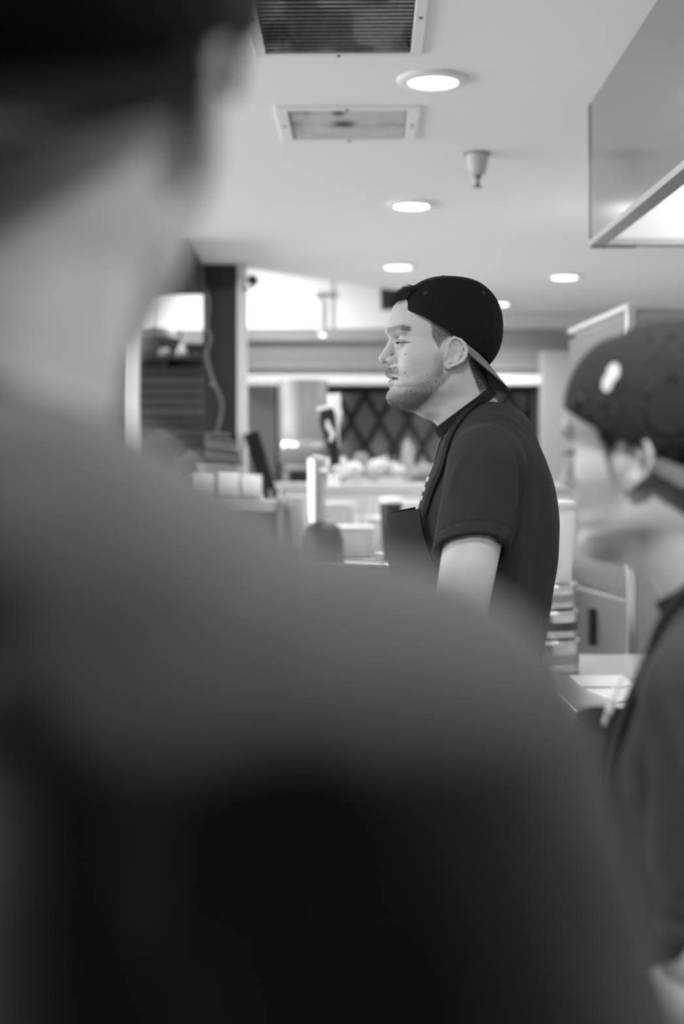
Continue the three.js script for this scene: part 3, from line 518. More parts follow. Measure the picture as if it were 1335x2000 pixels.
// ───────────────────────── right side: fridge, stove counter, pots ─────────────────────────
{
  const t = thing('refrigerator', 'tall stainless steel refrigerator with bright edge trim on the right', 'refrigerator', [0.983, 0, -4.9]);
  t.rotation.y = 0.09; const W = 0.75, D = 0.82, H = 2.045, s = M(0.5, 0.55, 1);
  part('cabinet', bx(0.03, W, 0.12, H - 0.02, -D, 0, 0.006), s, t);
  part('top_trim', [bx(-0.004, W, H - 0.022, H, -0.015, 0.012, 0.004), bx(-0.004, 0.03, H - 0.022, H, -D, 0.01, 0.004)], M(0.85, 0.22, 1), t);
  part('corner_trim', bx(-0.004, 0.026, 0.12, H - 0.02, -0.02, 0.012, 0.004), M(0.85, 0.22, 1), t);
  for (const [y0, y1] of [[0.14, 1.02], [1.04, 2.0]]) { const d = part('door', bx(0, 0.03, y0, y1, -D + 0.01, -0.03, 0.006), M(0.3, 0.55, 1), t); part('handle', bx(-0.03, -0.002, y0 < 1 ? y1 - 0.2 : y0 + 0.14, y0 < 1 ? y1 - 0.06 : y0 + 0.2, -0.42, -0.395, 0.006), M(0.012, 0.4), d); }
  for (const [x, z] of [[0.08, -0.08], [0.08, -D + 0.08], [W - 0.08, -0.08], [W - 0.08, -D + 0.08]]) part('foot', cyl(0.025, 0.03, 0.12, 12).translate(x, 0.06, z), M(0.05, 0.5), t);
}
{
  const t = thing('stove_counter', 'pale steel counter under the hood carrying pots', 'counter');
  part('worktop', bx(0.53, 1.7, 0.87, 0.90, -4.35, -2.3, 0.006), M(0.75, 0.32, 1), t);
  part('cabinet', bx(0.58, 1.68, 0.1, 0.87, -4.3, -2.35), M(0.5, 0.4, 1), t);
  part('plinth', bx(0.62, 1.66, 0, 0.1, -4.26, -2.4), M(0.05, 0.6), t);
  part('gas_ring', new THREE.TorusGeometry(0.1, 0.008, 8, 32).rotateX(Math.PI / 2).translate(0.86, 0.908, -3.0), M(0.02, 0.5), t);
  const z = 3.95, x = at(1062, 0, z).x, s = M(0.75, 0.2, 1);
  const heights = [0.10, 0.085, 0.075]; let y = 0.90;
  ['widest steel pot at the bottom of the stack on the counter', 'middle steel pot of the stack on the counter', 'upper steel pot under the white bucket'].forEach((lab, i) => {
    const r = 0.094 - i * 0.004, h = heights[i], q = thing('cooking_pot', lab, 'pot', [x, y, -z], 'steel pots stacked on the counter');
    part('pot_body', lathe([[0, 0], [r * 0.95, 0], [r, 0.006], [r, h - 0.02], [r * 0.9, h - 0.015], [0, h - 0.012]], 48), s, q);
    part('rim', lathe([[r, h - 0.02], [r + 0.006, h - 0.016], [r + 0.006, h - 0.008], [r * 0.9, h - 0.006], [r * 0.88, h - 0.014]], 48), s, q);
    part('dark_band', lathe([[r + 0.0005, h * 0.25], [r + 0.0015, h * 0.26], [r + 0.0015, h * 0.52], [r + 0.0005, h * 0.53]], 48), M(i === 1 ? 0.04 : 0.3, 0.35, 0.3), q);
    y += h - 0.004;
  });
  const b = thing('white_bucket', 'tall white plastic bucket on top of the steel pots', 'bucket', [x, y, -z]);
  part('bucket_body', lathe([[0, 0], [0.075, 0], [0.088, 0.21], [0, 0.21]], 40), M(0.85, 0.5), b); part('bucket_lid', lathe([[0.088, 0.205], [0.094, 0.207], [0.094, 0.222], [0.085, 0.226], [0, 0.226]], 40), M(0.8, 0.4), b);
  for (let i = 0; i < 3; i++) solo('paper_sheet', bx(-0.07, 0.07, 0, 0.004, -0.1, 0.1, 0.001).rotateY(0.2 * i), M(0.7 + 0.05 * i, 0.6), ['white sheet on the counter nearest the pots', 'middle white sheet on the steel counter', 'white sheet on the counter nearest the right worker'][i], 'sheet', [0.68 + 0.02 * i, 0.901, -3.72 + 0.24 * i], 'sheets on the counter');
}
// ───────────────────────── people ─────────────────────────
// head field in millimetres: a forward, b up (0 at the ear canal), c sideways
const faceRow = table([[-92, 80, 14, 30], [-88, 100, 22, 28], [-82, 110.5, 31, 24], [-75, 114, 39, 22], [-66, 114.5, 50, 20], [-57, 110.5, 56, 18], [-50, 112, 59, 18], [-38, 111.5, 62.5, 16], [-28, 114, 65, 16], [-20, 113, 66.5, 15], [-12, 110, 67.5, 15], [0, 107.5, 68, 14], [14, 107, 69, 14], [26, 108, 69, 14], [34, 110, 69, 12], [44, 116, 70, 10], [52, 117, 70, 10], [63, 115.5, 70, 8], [77, 112.5, 69, 8], [90, 108.5, 66, 8], [98, 104, 62, 8], [106, 96, 56, 8], [114, 84, 48, 8]]);
const helixPts = [[6, 19], [4, 26], [-4, 30.4], [-13, 26.8], [-20.3, 18.8], [-24.2, 7.5], [-22.5, -3], [-17.4, -11], [-8, -16.8], [1, -20.5]];
const antiPts = [[-3, 21], [-8, 15], [-12.5, 7], [-13, -1], [-9.5, -8], [-3, -13]];
function earField(a_, b, c) {
  const a = a_ - 13, ce = 72 + (10 - a) * 0.24, e = c - ce;
  const out = smin(Math.hypot((a + 6.5) / 17.5, (b - 6) / 25.5) - 1, 10, 1) * 17, lobe = Math.hypot(a - 5.5, b + 18) - 8;
  let d = smax(smin(out, lobe, 8), Math.abs(e + 2.6) - 2.6, 2.2);
  for (let i = 0; i < helixPts.length - 1; i++) d = smin(d, cap(a, b, e, helixPts[i][0], helixPts[i][1], 1.8, helixPts[i + 1][0], helixPts[i + 1][1], 1.8, 3.0, 3.0), 1.6);
  d = smin(d, cap(a, b, e, 6, 19, 1.5, 7, 8, -1, 2.8, 2.2), 2);
  for (let i = 0; i < antiPts.length - 1; i++) d = smin(d, cap(a, b, e, antiPts[i][0], antiPts[i][1], 0.6, antiPts[i + 1][0], antiPts[i + 1][1], 0.6, 2.3, 2.6), 2);
  d = smax(d, -ell(a + 1.5, b - 1, e - 2.2, 9.5, 11.5, 5.6), 2);
  d = smax(d, -ell(a + 4, b - 14, e - 1.6, 5.5, 8, 3), 1.5);
  d = smin(d, ell(a - 11.5, b + 3, e + 1, 4.5, 6.5, 3.8), 2.5);
  d = smin(d, ell(a - 3, b + 13.2, e - 0.6, 4.5, 3, 3), 2);
  d = smin(d, ell(a - 4, b - 2, c - 65, 13, 20, 8.5), 3);
  return smax(d, -ell(a - 6, b + 4, e - 0.5, 4, 6, 6), 2);
}
function headField(a, b, cc, ear = true) {
  const c = Math.abs(cc);
  let d = ell(a - 5, b - 54, c, 93, 82, 74);
  { // face
    const bb = clamp(b, -92, 114), F = faceRow(bb, 1), W = faceRow(bb, 2), a0 = faceRow(bb, 3);
    const u = a > a0 ? (a - a0) / (F - a0) : (a0 - a) / (a0 + 62), n = 2.15;
    const q = Math.pow(Math.pow(Math.abs(u), n) + Math.pow(c / W, n), 1 / n);
    let f = (q - 1) * Math.min(F - a0, W) * 0.8;
    f = smax(f, smax(-90 - b, b - 112, 2), 10);
    d = smin(d, f, 14);
  }
  d = smin(d, cap(a, b, c, 20, -50, 47, 92, -76, 12, 11, 13), 14);            // jaw
  d = smin(d, cap(a, b, c, 22, 2, 51.5, 74, 0, 38, 16, 15), 22);                     // cheekbone
  d = smin(d, cap(a, b, c, 82, -70, 0, 44, -84, 0, 20, 26), 16);              // under the chin
  d = smin(d, cap(a, b, c, 112, 48, 8, 96, 48, 42, 6.5, 7), 9);               // brow ridge
  d = smax(d, -ell(a - 110, b - 25, c - 33, 14, 11, 16), 9);                   // eye socket
  // nose
  let nz = cap(a, b, c, 106.5, 34, 0, 116.5, 11, 0, 7, 8.2);
  nz = smin(nz, cap(a, b, c, 116.5, 11, 0, 124.5, -1.5, 0, 8.2, 9.6), 3);
  nz = smin(nz, ell(a - 110, b + 5.5, c - 11, 11, 8, 7.5), 4);
  nz = smax(nz, -ell(a - 118, b + 12.5, c - 6.2, 6, 3.4, 3.4), 1.5);
  d = smin(d, nz, 5);
  d = smax(d, -cap(a, b, c, 112, 6, 16.5, 100, -14, 23, 1.2, 2.6), 4);         // nose-cheek fold
  // lips
  d = smin(d, cap(a, b, c, 113.6, -30.5, 3, 103, -36, 21, 6.6, 3), 4);
  d = smin(d, cap(a, b, c, 110.3, -47.5, 2, 102, -43, 20, 7, 3), 4);
  d = smax(d, -cap(a, b, c, 122, -38.6, 0, 103, -40, 24, 2.7, 1.5), 2);
  d = smax(d, -cap(a, b, c, 100, -41, 25.5, 98, -46, 26, 2, 2), 3);
  d = smin(d, ell(a - 107, b + 72, c, 11, 12, 17), 9);                        // chin ball
  // eyelids over the eyeball
  const es = Math.hypot(a - 90.5, b - 24.5, c - 31.5);
  const lidTop = smax(es - 13.6, -(b - 25.6) + (a - 90) * 0.30, 1.2), lidLow = smax(es - 13.2, (b - 20.6) - (a - 95) * 0.06, 1.2);
  d = smin(d, smin(lidTop, lidLow, 1), 2.5);
  d = smax(d, -cap(a, b, c, 102, 34.5, 20, 99, 33, 44, 1.1, 1.0), 2);          // lid crease
  d = Math.min(d, es - 12.2);
  if (ear && c > 50) d = smin(d, earField(a, b, c), 2.2);
  return d;
}
function handField(W, D, N, S) { // wrist, finger direction, back-of-hand normal, thumb side
  const bones = [];
  for (let i = 0; i < 4; i++) {
    let p = W.clone().addScaledVector(D, 0.086 - (i === 3 ? 0.008 : 0)).addScaledVector(S, 0.03 - 0.0195 * i), ang = 0.25;
    const L = [1, 1.1, 1.02, 0.8][i];
    for (const [len, bend, r] of [[0.043 * L, 0.45, 0.0095], [0.027 * L, 0.55, 0.0088], [0.021 * L, 0.4, 0.0078]]) {
      const q = p.clone().addScaledVector(D, Math.cos(ang) * len).addScaledVector(N, -Math.sin(ang) * len); bones.push([p, q, r, r * 0.93]); p = q; ang += bend;
    }
  }
  let p = W.clone().addScaledVector(D, 0.028).addScaledVector(S, 0.03);
  for (const [k, len, r] of [[0.9, 0.042, 0.012], [0.5, 0.032, 0.0105], [0.3, 0.024, 0.009]]) { const q = p.clone().addScaledVector(D.clone().addScaledVector(S, k).addScaledVector(N, -0.35).normalize(), len); bones.push([p, q, r, r * 0.92]); p = q; }
  return (x, y, z) => {
    const rx = x - W.x, ry = y - W.y, rz = z - W.z, u = rx * D.x + ry * D.y + rz * D.z, v = rx * N.x + ry * N.y + rz * N.z, w = rx * S.x + ry * S.y + rz * S.z;
    let d = smin(ell(u - 0.052, v, w, 0.052, 0.0155, 0.043), cap(u, v, w, -0.05, 0, 0, 0.03, 0, 0, 0.027, 0.022), 0.02);
    for (const [a, b, r0, r1] of bones) d = smin(d, cap(x, y, z, a.x, a.y, a.z, b.x, b.y, b.z, r0, r1), 0.006);
    return d;
  };
}
const torsoRows = [ // height, front, back, half width (for the tall man; others are scaled)
  [0.80, 0.12, -0.125, 0.178], [0.88, 0.13, -0.118, 0.176], [0.98, 0.136, -0.102, 0.168], [1.078, 0.136, -0.099, 0.160], [1.173, 0.132, -0.112, 0.162], [1.269, 0.129, -0.127, 0.168], [1.316, 0.131, -0.130, 0.173], [1.364, 0.127, -0.129, 0.176], [1.412, 0.115, -0.122, 0.172], [1.46, 0.095, -0.107, 0.155], [1.507, 0.075, -0.086, 0.115], [1.555, 0.04, -0.06, 0.07]];
const mmHead = (H) => { // local metres → head millimetres
  const ps = H.yaw, ro = H.roll ?? 0, pi = H.pitch ?? 0;
  let f = V(-Math.cos(ps), 0, Math.sin(ps)), l = V(Math.sin(ps), 0, Math.cos(ps)), u = V(0, 1, 0);
  const u2 = u.clone().multiplyScalar(Math.cos(ro)).addScaledVector(l, Math.sin(ro)), l2 = l.clone().multiplyScalar(Math.cos(ro)).addScaledVector(u, -Math.sin(ro));
  const f3 = f.clone().multiplyScalar(Math.cos(pi)).addScaledVector(u2, -Math.sin(pi)), u3 = u2.clone().multiplyScalar(Math.cos(pi)).addScaledVector(f, Math.sin(pi));
  f = f3; u = u3; l = l2; const k = 1000 / H.size, O = H.O;
  return { to: (x, y, z) => { const dx = x - O.x, dy = y - O.y, dz = z - O.z; return [(dx * f.x + dy * f.y + dz * f.z) * k, (dx * u.x + dy * u.y + dz * u.z) * k, (dx * l.x + dy * l.y + dz * l.z) * k]; },
    from: (a, b, c) => O.clone().addScaledVector(f, a / k).addScaledVector(u, b / k).addScaledVector(l, c / k),
    dir: (a, b, c) => V(0, 0, 0).addScaledVector(f, a).addScaledVector(u, b).addScaledVector(l, c).normalize(), mm: H.size / 1000 };
};
function person(P) {
  const t = thing('person', P.label, 'person', P.pos); t.rotation.y = P.turn;
  const s = P.s, w = P.w ?? 1, hd = mmHead(P.head), mm = hd.mm;
  const trow = table(torsoRows.map(([y, fr, bk, hw]) => [y * s, (fr + bk) / 2 * w, (fr - bk) / 2 * w, hw * w]));
  const torso = (x, y, z) => { // x = -forward
    const yy = clamp(y, 0.8 * s, 1.555 * s), c = -trow(yy, 1), rf = trow(yy, 2), rl = trow(yy, 3), n = 2.3;
    const q = Math.pow(Math.pow(Math.abs(x - c) / rf, n) + Math.pow(Math.abs(z) / rl, n), 1 / n);
    return (q - 1) * Math.min(rf, rl) * 0.92;
  };
  const nb = P.neckBase, neckTop = hd.from(2, -55, 0), neck = (x, y, z, e = 0) => cap(x, y, z, neckTop.x, neckTop.y, neckTop.z, nb.x, nb.y, nb.z, 0.0555 + e, 0.060 + e);
  const A = P.arms; // [{sh, el, wr}] left (+z), right (-z)
  const yoke = (x, y, z) => { let d = 1; for (const a of A) d = Math.min(d, cap(x, y, z, nb.x + 0.012, nb.y + (P.yokeLift ?? 0.0), Math.sign(a.sh.z) * 0.03, a.sh.x + 0.004, a.sh.y + 0.012, a.sh.z * 0.9, 0.058, 0.05)); return d; };
  const armField = (a, e) => (x, y, z) => smin(cap(x, y, z, a.sh.x, a.sh.y, a.sh.z, a.el.x, a.el.y, a.el.z, 0.055 * w + e, 0.045 * w + e), cap(x, y, z, a.el.x, a.el.y, a.el.z, a.wr.x, a.wr.y, a.wr.z, 0.044 * w + e, 0.028 * w + e), 0.02);
  const arms = A.map((a) => armField(a, 0));
  const legs = (x, y, z, e) => { let d = 1; for (const sg of [-1, 1]) { const q = smin(cap(x, y, z, 0.01, 0.86 * s, sg * 0.085, -0.015, 0.48 * s, sg * 0.095, 0.088 * w + e, 0.058 * w + e), cap(x, y, z, -0.015, 0.48 * s, sg * 0.095, 0.02, 0.07, sg * 0.1, 0.055 * w + e, 0.042 + e), 0.03); d = Math.min(d, q); } return d; };
  // body: one mesh
  const bodyF = (x, y, z) => {
    let d = smax(smax(torso(x, y, z) + 0.022, y - 1.53 * s, 0.02), 0.8 * s - y, 0.02);
    d = smin(d, neck(x, y, z), 0.02); d = smin(d, yoke(x, y, z) + 0.02, 0.03);
    for (const f of arms) d = smin(d, f(x, y, z), 0.03);
    d = smin(d, legs(x, y, z, 0), 0.03);
    for (const sg of [-1, 1]) d = smin(d, cap(x, y, z, 0.04, 0.05, sg * 0.1, -0.13, 0.035, sg * 0.105, 0.032, 0.024), 0.02);
    return d;
  };
  const headF = (x, y, z) => { const [a, b, c] = hd.to(x, y, z); return smin(headField(a, b, c) * mm, neck(x, y, z), 0.022); };
  const tone = P.skin, plain = (x, y, z) => tone * (0.94 + 0.12 * noise3(x * 60, y * 60, z * 60));
  const hc = P.head.O, yCut = hc.y - 0.125, pieces = [];
  const headGrid = (x, y, z) => Math.max(headF(x, y, z), yCut - 0.012 - y);
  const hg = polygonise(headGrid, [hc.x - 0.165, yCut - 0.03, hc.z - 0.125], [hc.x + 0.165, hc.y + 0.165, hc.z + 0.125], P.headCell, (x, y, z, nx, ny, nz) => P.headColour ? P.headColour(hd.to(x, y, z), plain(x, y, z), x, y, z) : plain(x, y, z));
  pieces.push(hg);
  const reach = 0.5;
  pieces.push(polygonise((x, y, z) => Math.max(bodyF(x, y, z), y - yCut), [-0.42, -0.005, -0.34], [0.25, yCut + 0.03, 0.34], P.bodyCell, plain));
  for (const a of A) {
    const D = a.hand ?? a.wr.clone().sub(a.el).normalize(), S0 = V(0, 1, 0), N = a.n ?? V(0, 0, Math.sign(a.sh.z)), Nn = N.clone().addScaledVector(D, -N.dot(D)).normalize(), S = S0.clone().addScaledVector(D, -S0.dot(D)).addScaledVector(Nn, -S0.dot(Nn)).normalize(), Wp = a.wr;
    const c = Wp.clone().addScaledVector(D, 0.09);
    pieces.push(polygonise(handField(Wp, D, Nn, S), [c.x - 0.15, c.y - 0.13, c.z - 0.13], [c.x + 0.15, c.y + 0.13, c.z + 0.13], 0.004, plain));
  }
  const skinM = new THREE.MeshPhysicalMaterial({ vertexColors: true, roughness: 0.5, specularIntensity: 0.6 });
  const body = part('body', mergeGeometries(pieces), skinM, t);
  // T-shirt
  const shirtRaw = (x, y, z) => { let d = smax(torso(x, y, z), y - 1.545 * s, 0.03); d = smin(d, yoke(x, y, z), 0.05); return d; };
  const sleeves = A.map((a) => {
    const L = a.el.clone().sub(a.sh), len = L.length(), u = L.clone().normalize(), r0 = (P.sleeveR ?? 0.068) * w, r1 = (P.sleeveR1 ?? 0.070) * w;
    const e = a.sh.clone().addScaledVector(L, P.sleeveT), hn = (a.hem ?? u).clone().normalize();
    return { edge: (x, y, z) => -((x - e.x) * hn.x + (y - e.y) * hn.y + (z - e.z) * hn.z), solid: (x, y, z) => smax(cap(x, y, z, a.sh.x, a.sh.y, a.sh.z, a.el.x, a.el.y, a.el.z, r0, r1), (x - e.x) * hn.x + (y - e.y) * hn.y + (z - e.z) * hn.z, 0.004),
      hole: (x, y, z) => { const tt = (x - e.x) * u.x + (y - e.y) * u.y + (z - e.z) * u.z; return Math.max(cap(x, y, z, a.sh.x, a.sh.y, a.sh.z, a.el.x, a.el.y, a.el.z, r0 - 0.010, r1 - 0.010), -0.05 - tt); } };
  });
  const folds = P.folds ?? [];
  const shirtOuter = (x, y, z) => {
    let d = shirtRaw(x, y, z);
    for (const q of sleeves) d = smin(d, q.solid(x, y, z), 0.028);
    return d;
  };
  // folds are ridges or grooves laid along paths on the cloth
  const foldPaths = folds.map(({ pts, r, depth, groove }) => ({ p: new THREE.CatmullRomCurve3(pts).getPoints(10).map((p) => onto(shirtOuter, p)), r: r * 1.5, amp: groove ? -(depth ?? r) : depth })).map((f) => ({ ...f, lo: [0, 1, 2].map((k) => Math.min(...f.p.map((p) => p.getComponent(k))) - 2.6 * f.r), hi: [0, 1, 2].map((k) => Math.max(...f.p.map((p) => p.getComponent(k))) + 2.6 * f.r) }));
  const shirtF = (x, y, z) => {
    let d = shirtOuter(x, y, z);
    if (d < 0.03 && d > -0.03) {
      for (const fo of foldPaths) {
        if (x < fo.lo[0] || y < fo.lo[1] || z < fo.lo[2] || x > fo.hi[0] || y > fo.hi[1] || z > fo.hi[2]) continue;
        let k = 1, e = 1; const n = fo.p.length - 1;
        for (let i = 0; i < n; i++) { const a = fo.p[i], b = fo.p[i + 1], dx = b.x - a.x, dy = b.y - a.y, dz = b.z - a.z, tt = clamp(((x - a.x) * dx + (y - a.y) * dy + (z - a.z) * dz) / (dx * dx + dy * dy + dz * dz + 1e-9), 0, 1), q = Math.hypot(x - a.x - dx * tt, y - a.y - dy * tt, z - a.z - dz * tt); if (q < k) { k = q; e = (i + tt) / n; } }
        d -= fo.amp * Math.exp(-((k / fo.r) ** 2)) * Math.pow(Math.sin(Math.PI * clamp(e, 0.04, 0.96)), 0.5);
      }
      for (const q of sleeves) if (Math.abs(q.edge(x, y, z) - 0.02) < 0.01 && q.solid(x, y, z) < 0.01) d += 0.0016 * Math.exp(-(((q.edge(x, y, z) - 0.02) / 0.003) ** 2));
      d += 0.0035 * (noise3(x * 22, y * 9, z * 22) - 0.5) + 0.0016 * (noise3(x * 60 + 9, y * 26, z * 60) - 0.5);
    }
    for (const q of sleeves) d = Math.max(d, -q.hole(x, y, z));
    d = Math.max(d, -neck(x, y, z, 0.004));
    const hy = P.hem ?? 0.84 * s;
    return Math.max(d, hy - y);
  };
  const shirt = part('tshirt', polygonise(shirtF, [-0.4, (P.hem ?? 0.84 * s) - 0.03, -0.36], [0.24, 1.6 * s + 0.03, 0.36], P.shirtCell), P.shirtMat, t);
  // collar band around the neck
  const cn = P.collar.n.clone().normalize(), cp = P.collar.p;
  const collarF = (x, y, z) => { const k = (x - cp.x) * cn.x + (y - cp.y) * cn.y + (z - cp.z) * cn.z; return smax(Math.abs(neck(x, y, z, 0.0055)) - 0.0032, Math.abs(k) - P.collar.h / 2, 0.003); };
  part('collar', polygonise(collarF, [nb.x - 0.16, cp.y - 0.12, -0.13], [nb.x + 0.16, cp.y + 0.12, 0.13], P.collarCell ?? 0.003), P.collarMat ?? P.shirtMat, shirt);
  // trousers, shoes
  const trF = (x, y, z) => Math.max(smin(legs(x, y, z, 0.018), smax(ell(x - 0.0, y - 0.86 * s, z, 0.125 * w, 0.13, 0.172 * w), y - 0.93 * s, 0.02), 0.04), 0.045 - y);
  part('trousers', polygonise(trF, [-0.2, 0.02, -0.26], [0.2, 0.97 * s, 0.26], 0.012), M(0.02, 0.9), t);
  for (const sg of [-1, 1]) part('shoe', polygonise((x, y, z) => smax(smin(cap(x, y, z, 0.045, 0.05, sg * 0.1, -0.16, 0.03, sg * 0.107, 0.043, 0.036), cap(x, y, z, 0.03, 0.05, sg * 0.1, 0.025, 0.1, sg * 0.1, 0.046, 0.05), 0.03), 0.003 - y, 0.004), [-0.23, -0.01, sg * 0.1 - 0.08], [0.12, 0.17, sg * 0.1 + 0.08], 0.008), M(0.015, 0.5), t);
  return { t, hd, body, headF, headGeo: hg, shirtF, shirtOuter, shirt, torso, neck, skinM };
}
// baseball cap worn backwards, in head millimetres
function cap3(pr, C) {
  const { hd, t } = pr, mm = hd.mm, n = [-0.513, 0.858];
  const g0 = new THREE.Group(); g0.name = 'cap'; t.add(g0); if (C.label) g0.userData.label = C.label;
  const field = (a, b, c, e) => { const p = 2.25, q = Math.pow(Math.pow(Math.abs(a - C.ca) / (C.ra + e), p) + Math.pow(Math.abs(b - C.cb) / (C.rb + e), p) + Math.pow(Math.abs(c) / (C.rc + e), p), 1 / p); return (q - 1) * C.rc * 0.95; };
  const rim = (a, b) => (a - C.p0[0]) * n[0] + (b - C.p0[1]) * n[1];
  const F = (x, y, z) => {
    const [a, b, c] = hd.to(x, y, z); let d = field(a, b, c, 0);
    if (C.dents) for (const [p, q, r, k] of C.dents) { const h = cap(a, b, c, ...p, ...q, r, r); d = smax(d, -h, k); }
    // panel seams
    const an = Math.atan2(c, a - C.ca), sm = Math.abs(((an / (Math.PI / 3)) % 1 + 1.5) % 1 - 0.5) * (Math.PI / 3) * Math.hypot(c, a - C.ca);
    d += 0.7 * Math.exp(-(sm * sm) / 2.0);
    d = Math.max(d, -(d + 3));
    d = smax(d, -rim(a, b), 1.5);
    if (C.open) d = smax(d, -ell(a - C.open[0], b - C.open[1], c, C.open[2], C.open[3], C.open[4]), 1.5);
    return d * mm;
  };
  const o = hd.from(C.ca, C.cb, 0), R = 0.118;
  part('crown', polygonise(F, [o.x - R, o.y - R, o.z - R], [o.x + R, o.y + R, o.z + R], C.cell), C.mat, g0);
  // brim as a curved plate
  const nu = 40, nv = 14, top = [], bot = [], dir = [-0.656, -0.755], nor = [-0.755, 0.656];
  for (let i = 0; i <= nu; i++) for (let j = 0; j <= nv; j++) {
    const sx = -1 + 2 * i / nu, v = j / nv, c = (C.rc - 5) * sx, tt = 95.5 + 93 * Math.sqrt(Math.max(0, 1 - (0.93 * sx) ** 2)), ext = 70 * Math.sqrt(Math.max(0, 1 - sx * sx * 0.995)) * v;
    const dn = 13 * sx * sx * (0.3 + 0.7 * v);
    const a = C.p0[0] - 0.858 * tt + dir[0] * ext - nor[0] * dn * 0.9, b = C.p0[1] - 0.513 * tt + dir[1] * ext - nor[1] * dn * 0.9;
    top.push(hd.from(a + nor[0] * 1.6, b + nor[1] * 1.6, c)); bot.push(hd.from(a - nor[0] * 1.6, b - nor[1] * 1.6, c));
  }
  const sheet = (p, q) => { const P = [], I = [], st = nv + 1; for (const v of [...p, ...q]) P.push(v.x, v.y, v.z); const m = p.length; for (let i = 0; i < nu; i++) for (let j = 0; j < nv; j++) { const A = i * st + j, B = A + st; I.push(A, B, B + 1, A, B + 1, A + 1); I.push(m + A, m + B + 1, m + B, m + A, m + A + 1, m + B + 1); } for (let i = 0; i < nu; i++) { const A = i * st + nv, B = A + st; I.push(A, B, m + B, A, m + B, m + A); } const gq = new THREE.BufferGeometry(); gq.setAttribute('position', new THREE.Float32BufferAttribute(P, 3)); gq.setIndex(I); gq.computeVertexNormals(); return gq; };
  const midp = top.map((v, i) => v.clone().lerp(bot[i], 0.45));
  part('brim', sheet(top, midp), C.brimMat, g0); part('underbrim', sheet(midp, bot), C.underMat, g0);
  // button and eyelets
  const b0 = onto(F, hd.from(C.button[0], C.button[1], 0), 0.001); part('button', new THREE.SphereGeometry(0.0065, 14, 10).scale(1, 0.5, 1).translate(b0.x, b0.y, b0.z), C.buttonMat ?? C.mat, g0);
  for (const e of C.eyelets ?? []) { const p = onto(F, hd.from(...e), 0.0004), [x, y, z] = gradient(F, p.x, p.y, p.z, 0.002), q = new THREE.TorusGeometry(0.0028, 0.0009, 8, 18).applyQuaternion(new THREE.Quaternion().setFromUnitVectors(V(0, 0, 1), V(x, y, z))).translate(p.x, p.y, p.z); part('eyelet', q, M(0.06, 0.8), g0); }
  return { g0, F };
}
const up = V(0, 1, 0);
const cotton = (v, sh = 0.35, sc = 0.12, sr = 0.6) => new THREE.MeshPhysicalMaterial({ color: g(v), roughness: 0.95, specularIntensity: 0.25, sheen: sh, sheenRoughness: sr, sheenColor: g(sc), side: THREE.DoubleSide });

// ── the man in focus, profile to the left ──
const L = (px, py, z = 2.65, o = [0.27, 2.65]) => { const p = at(px, py, z); return V(p.x - o[0], p.y, p.z + o[1]); };
const manBeard = (a, b, c) => {
  const lineUp = a > 98 ? -50 : a > 72 ? mixn(-40, -50, (a - 72) / 26) : a > 48 ? mixn(-28, -40, (a - 48) / 24) : mixn(4, -28, clamp((a - 24) / 24, 0, 1));
  const low = mixn(-34, -100, clamp((a - 10) / 60, 0, 1)), lip = Math.abs(c) < 20 && b > -54 && a > 100;
  let m = sstep(0, 26, lineUp - b) * 0.75 + 0.25 * sstep(-6, 4, lineUp - b); m *= sstep(-6, 8, b - low) * sstep(8, 18, a) * (b > -32 ? sstep(25, 31, a) : 1); if (lip) m = 0;
  const mous = sstep(100, 106, a) * sstep(-16, -19, b) * sstep(-33, -28, b) * 0.95;
  return Math.max(m, mous, 0.5 * sstep(26, 31, a) * sstep(50, 38, a) * sstep(8, 0, b) * sstep(-60, -40, b));
};
const manSide = (a, b, c) => Math.abs(c) > 45 && Math.hypot(a - 7, b - 4) > 30 ? sstep(0, 4, mixn(33, 52, clamp(b / 36, 0, 1)) + 4 * (noise3(b * 0.2, c * 0.2, 1) - 0.5) - a) * sstep(-4, 8, b) : 0;
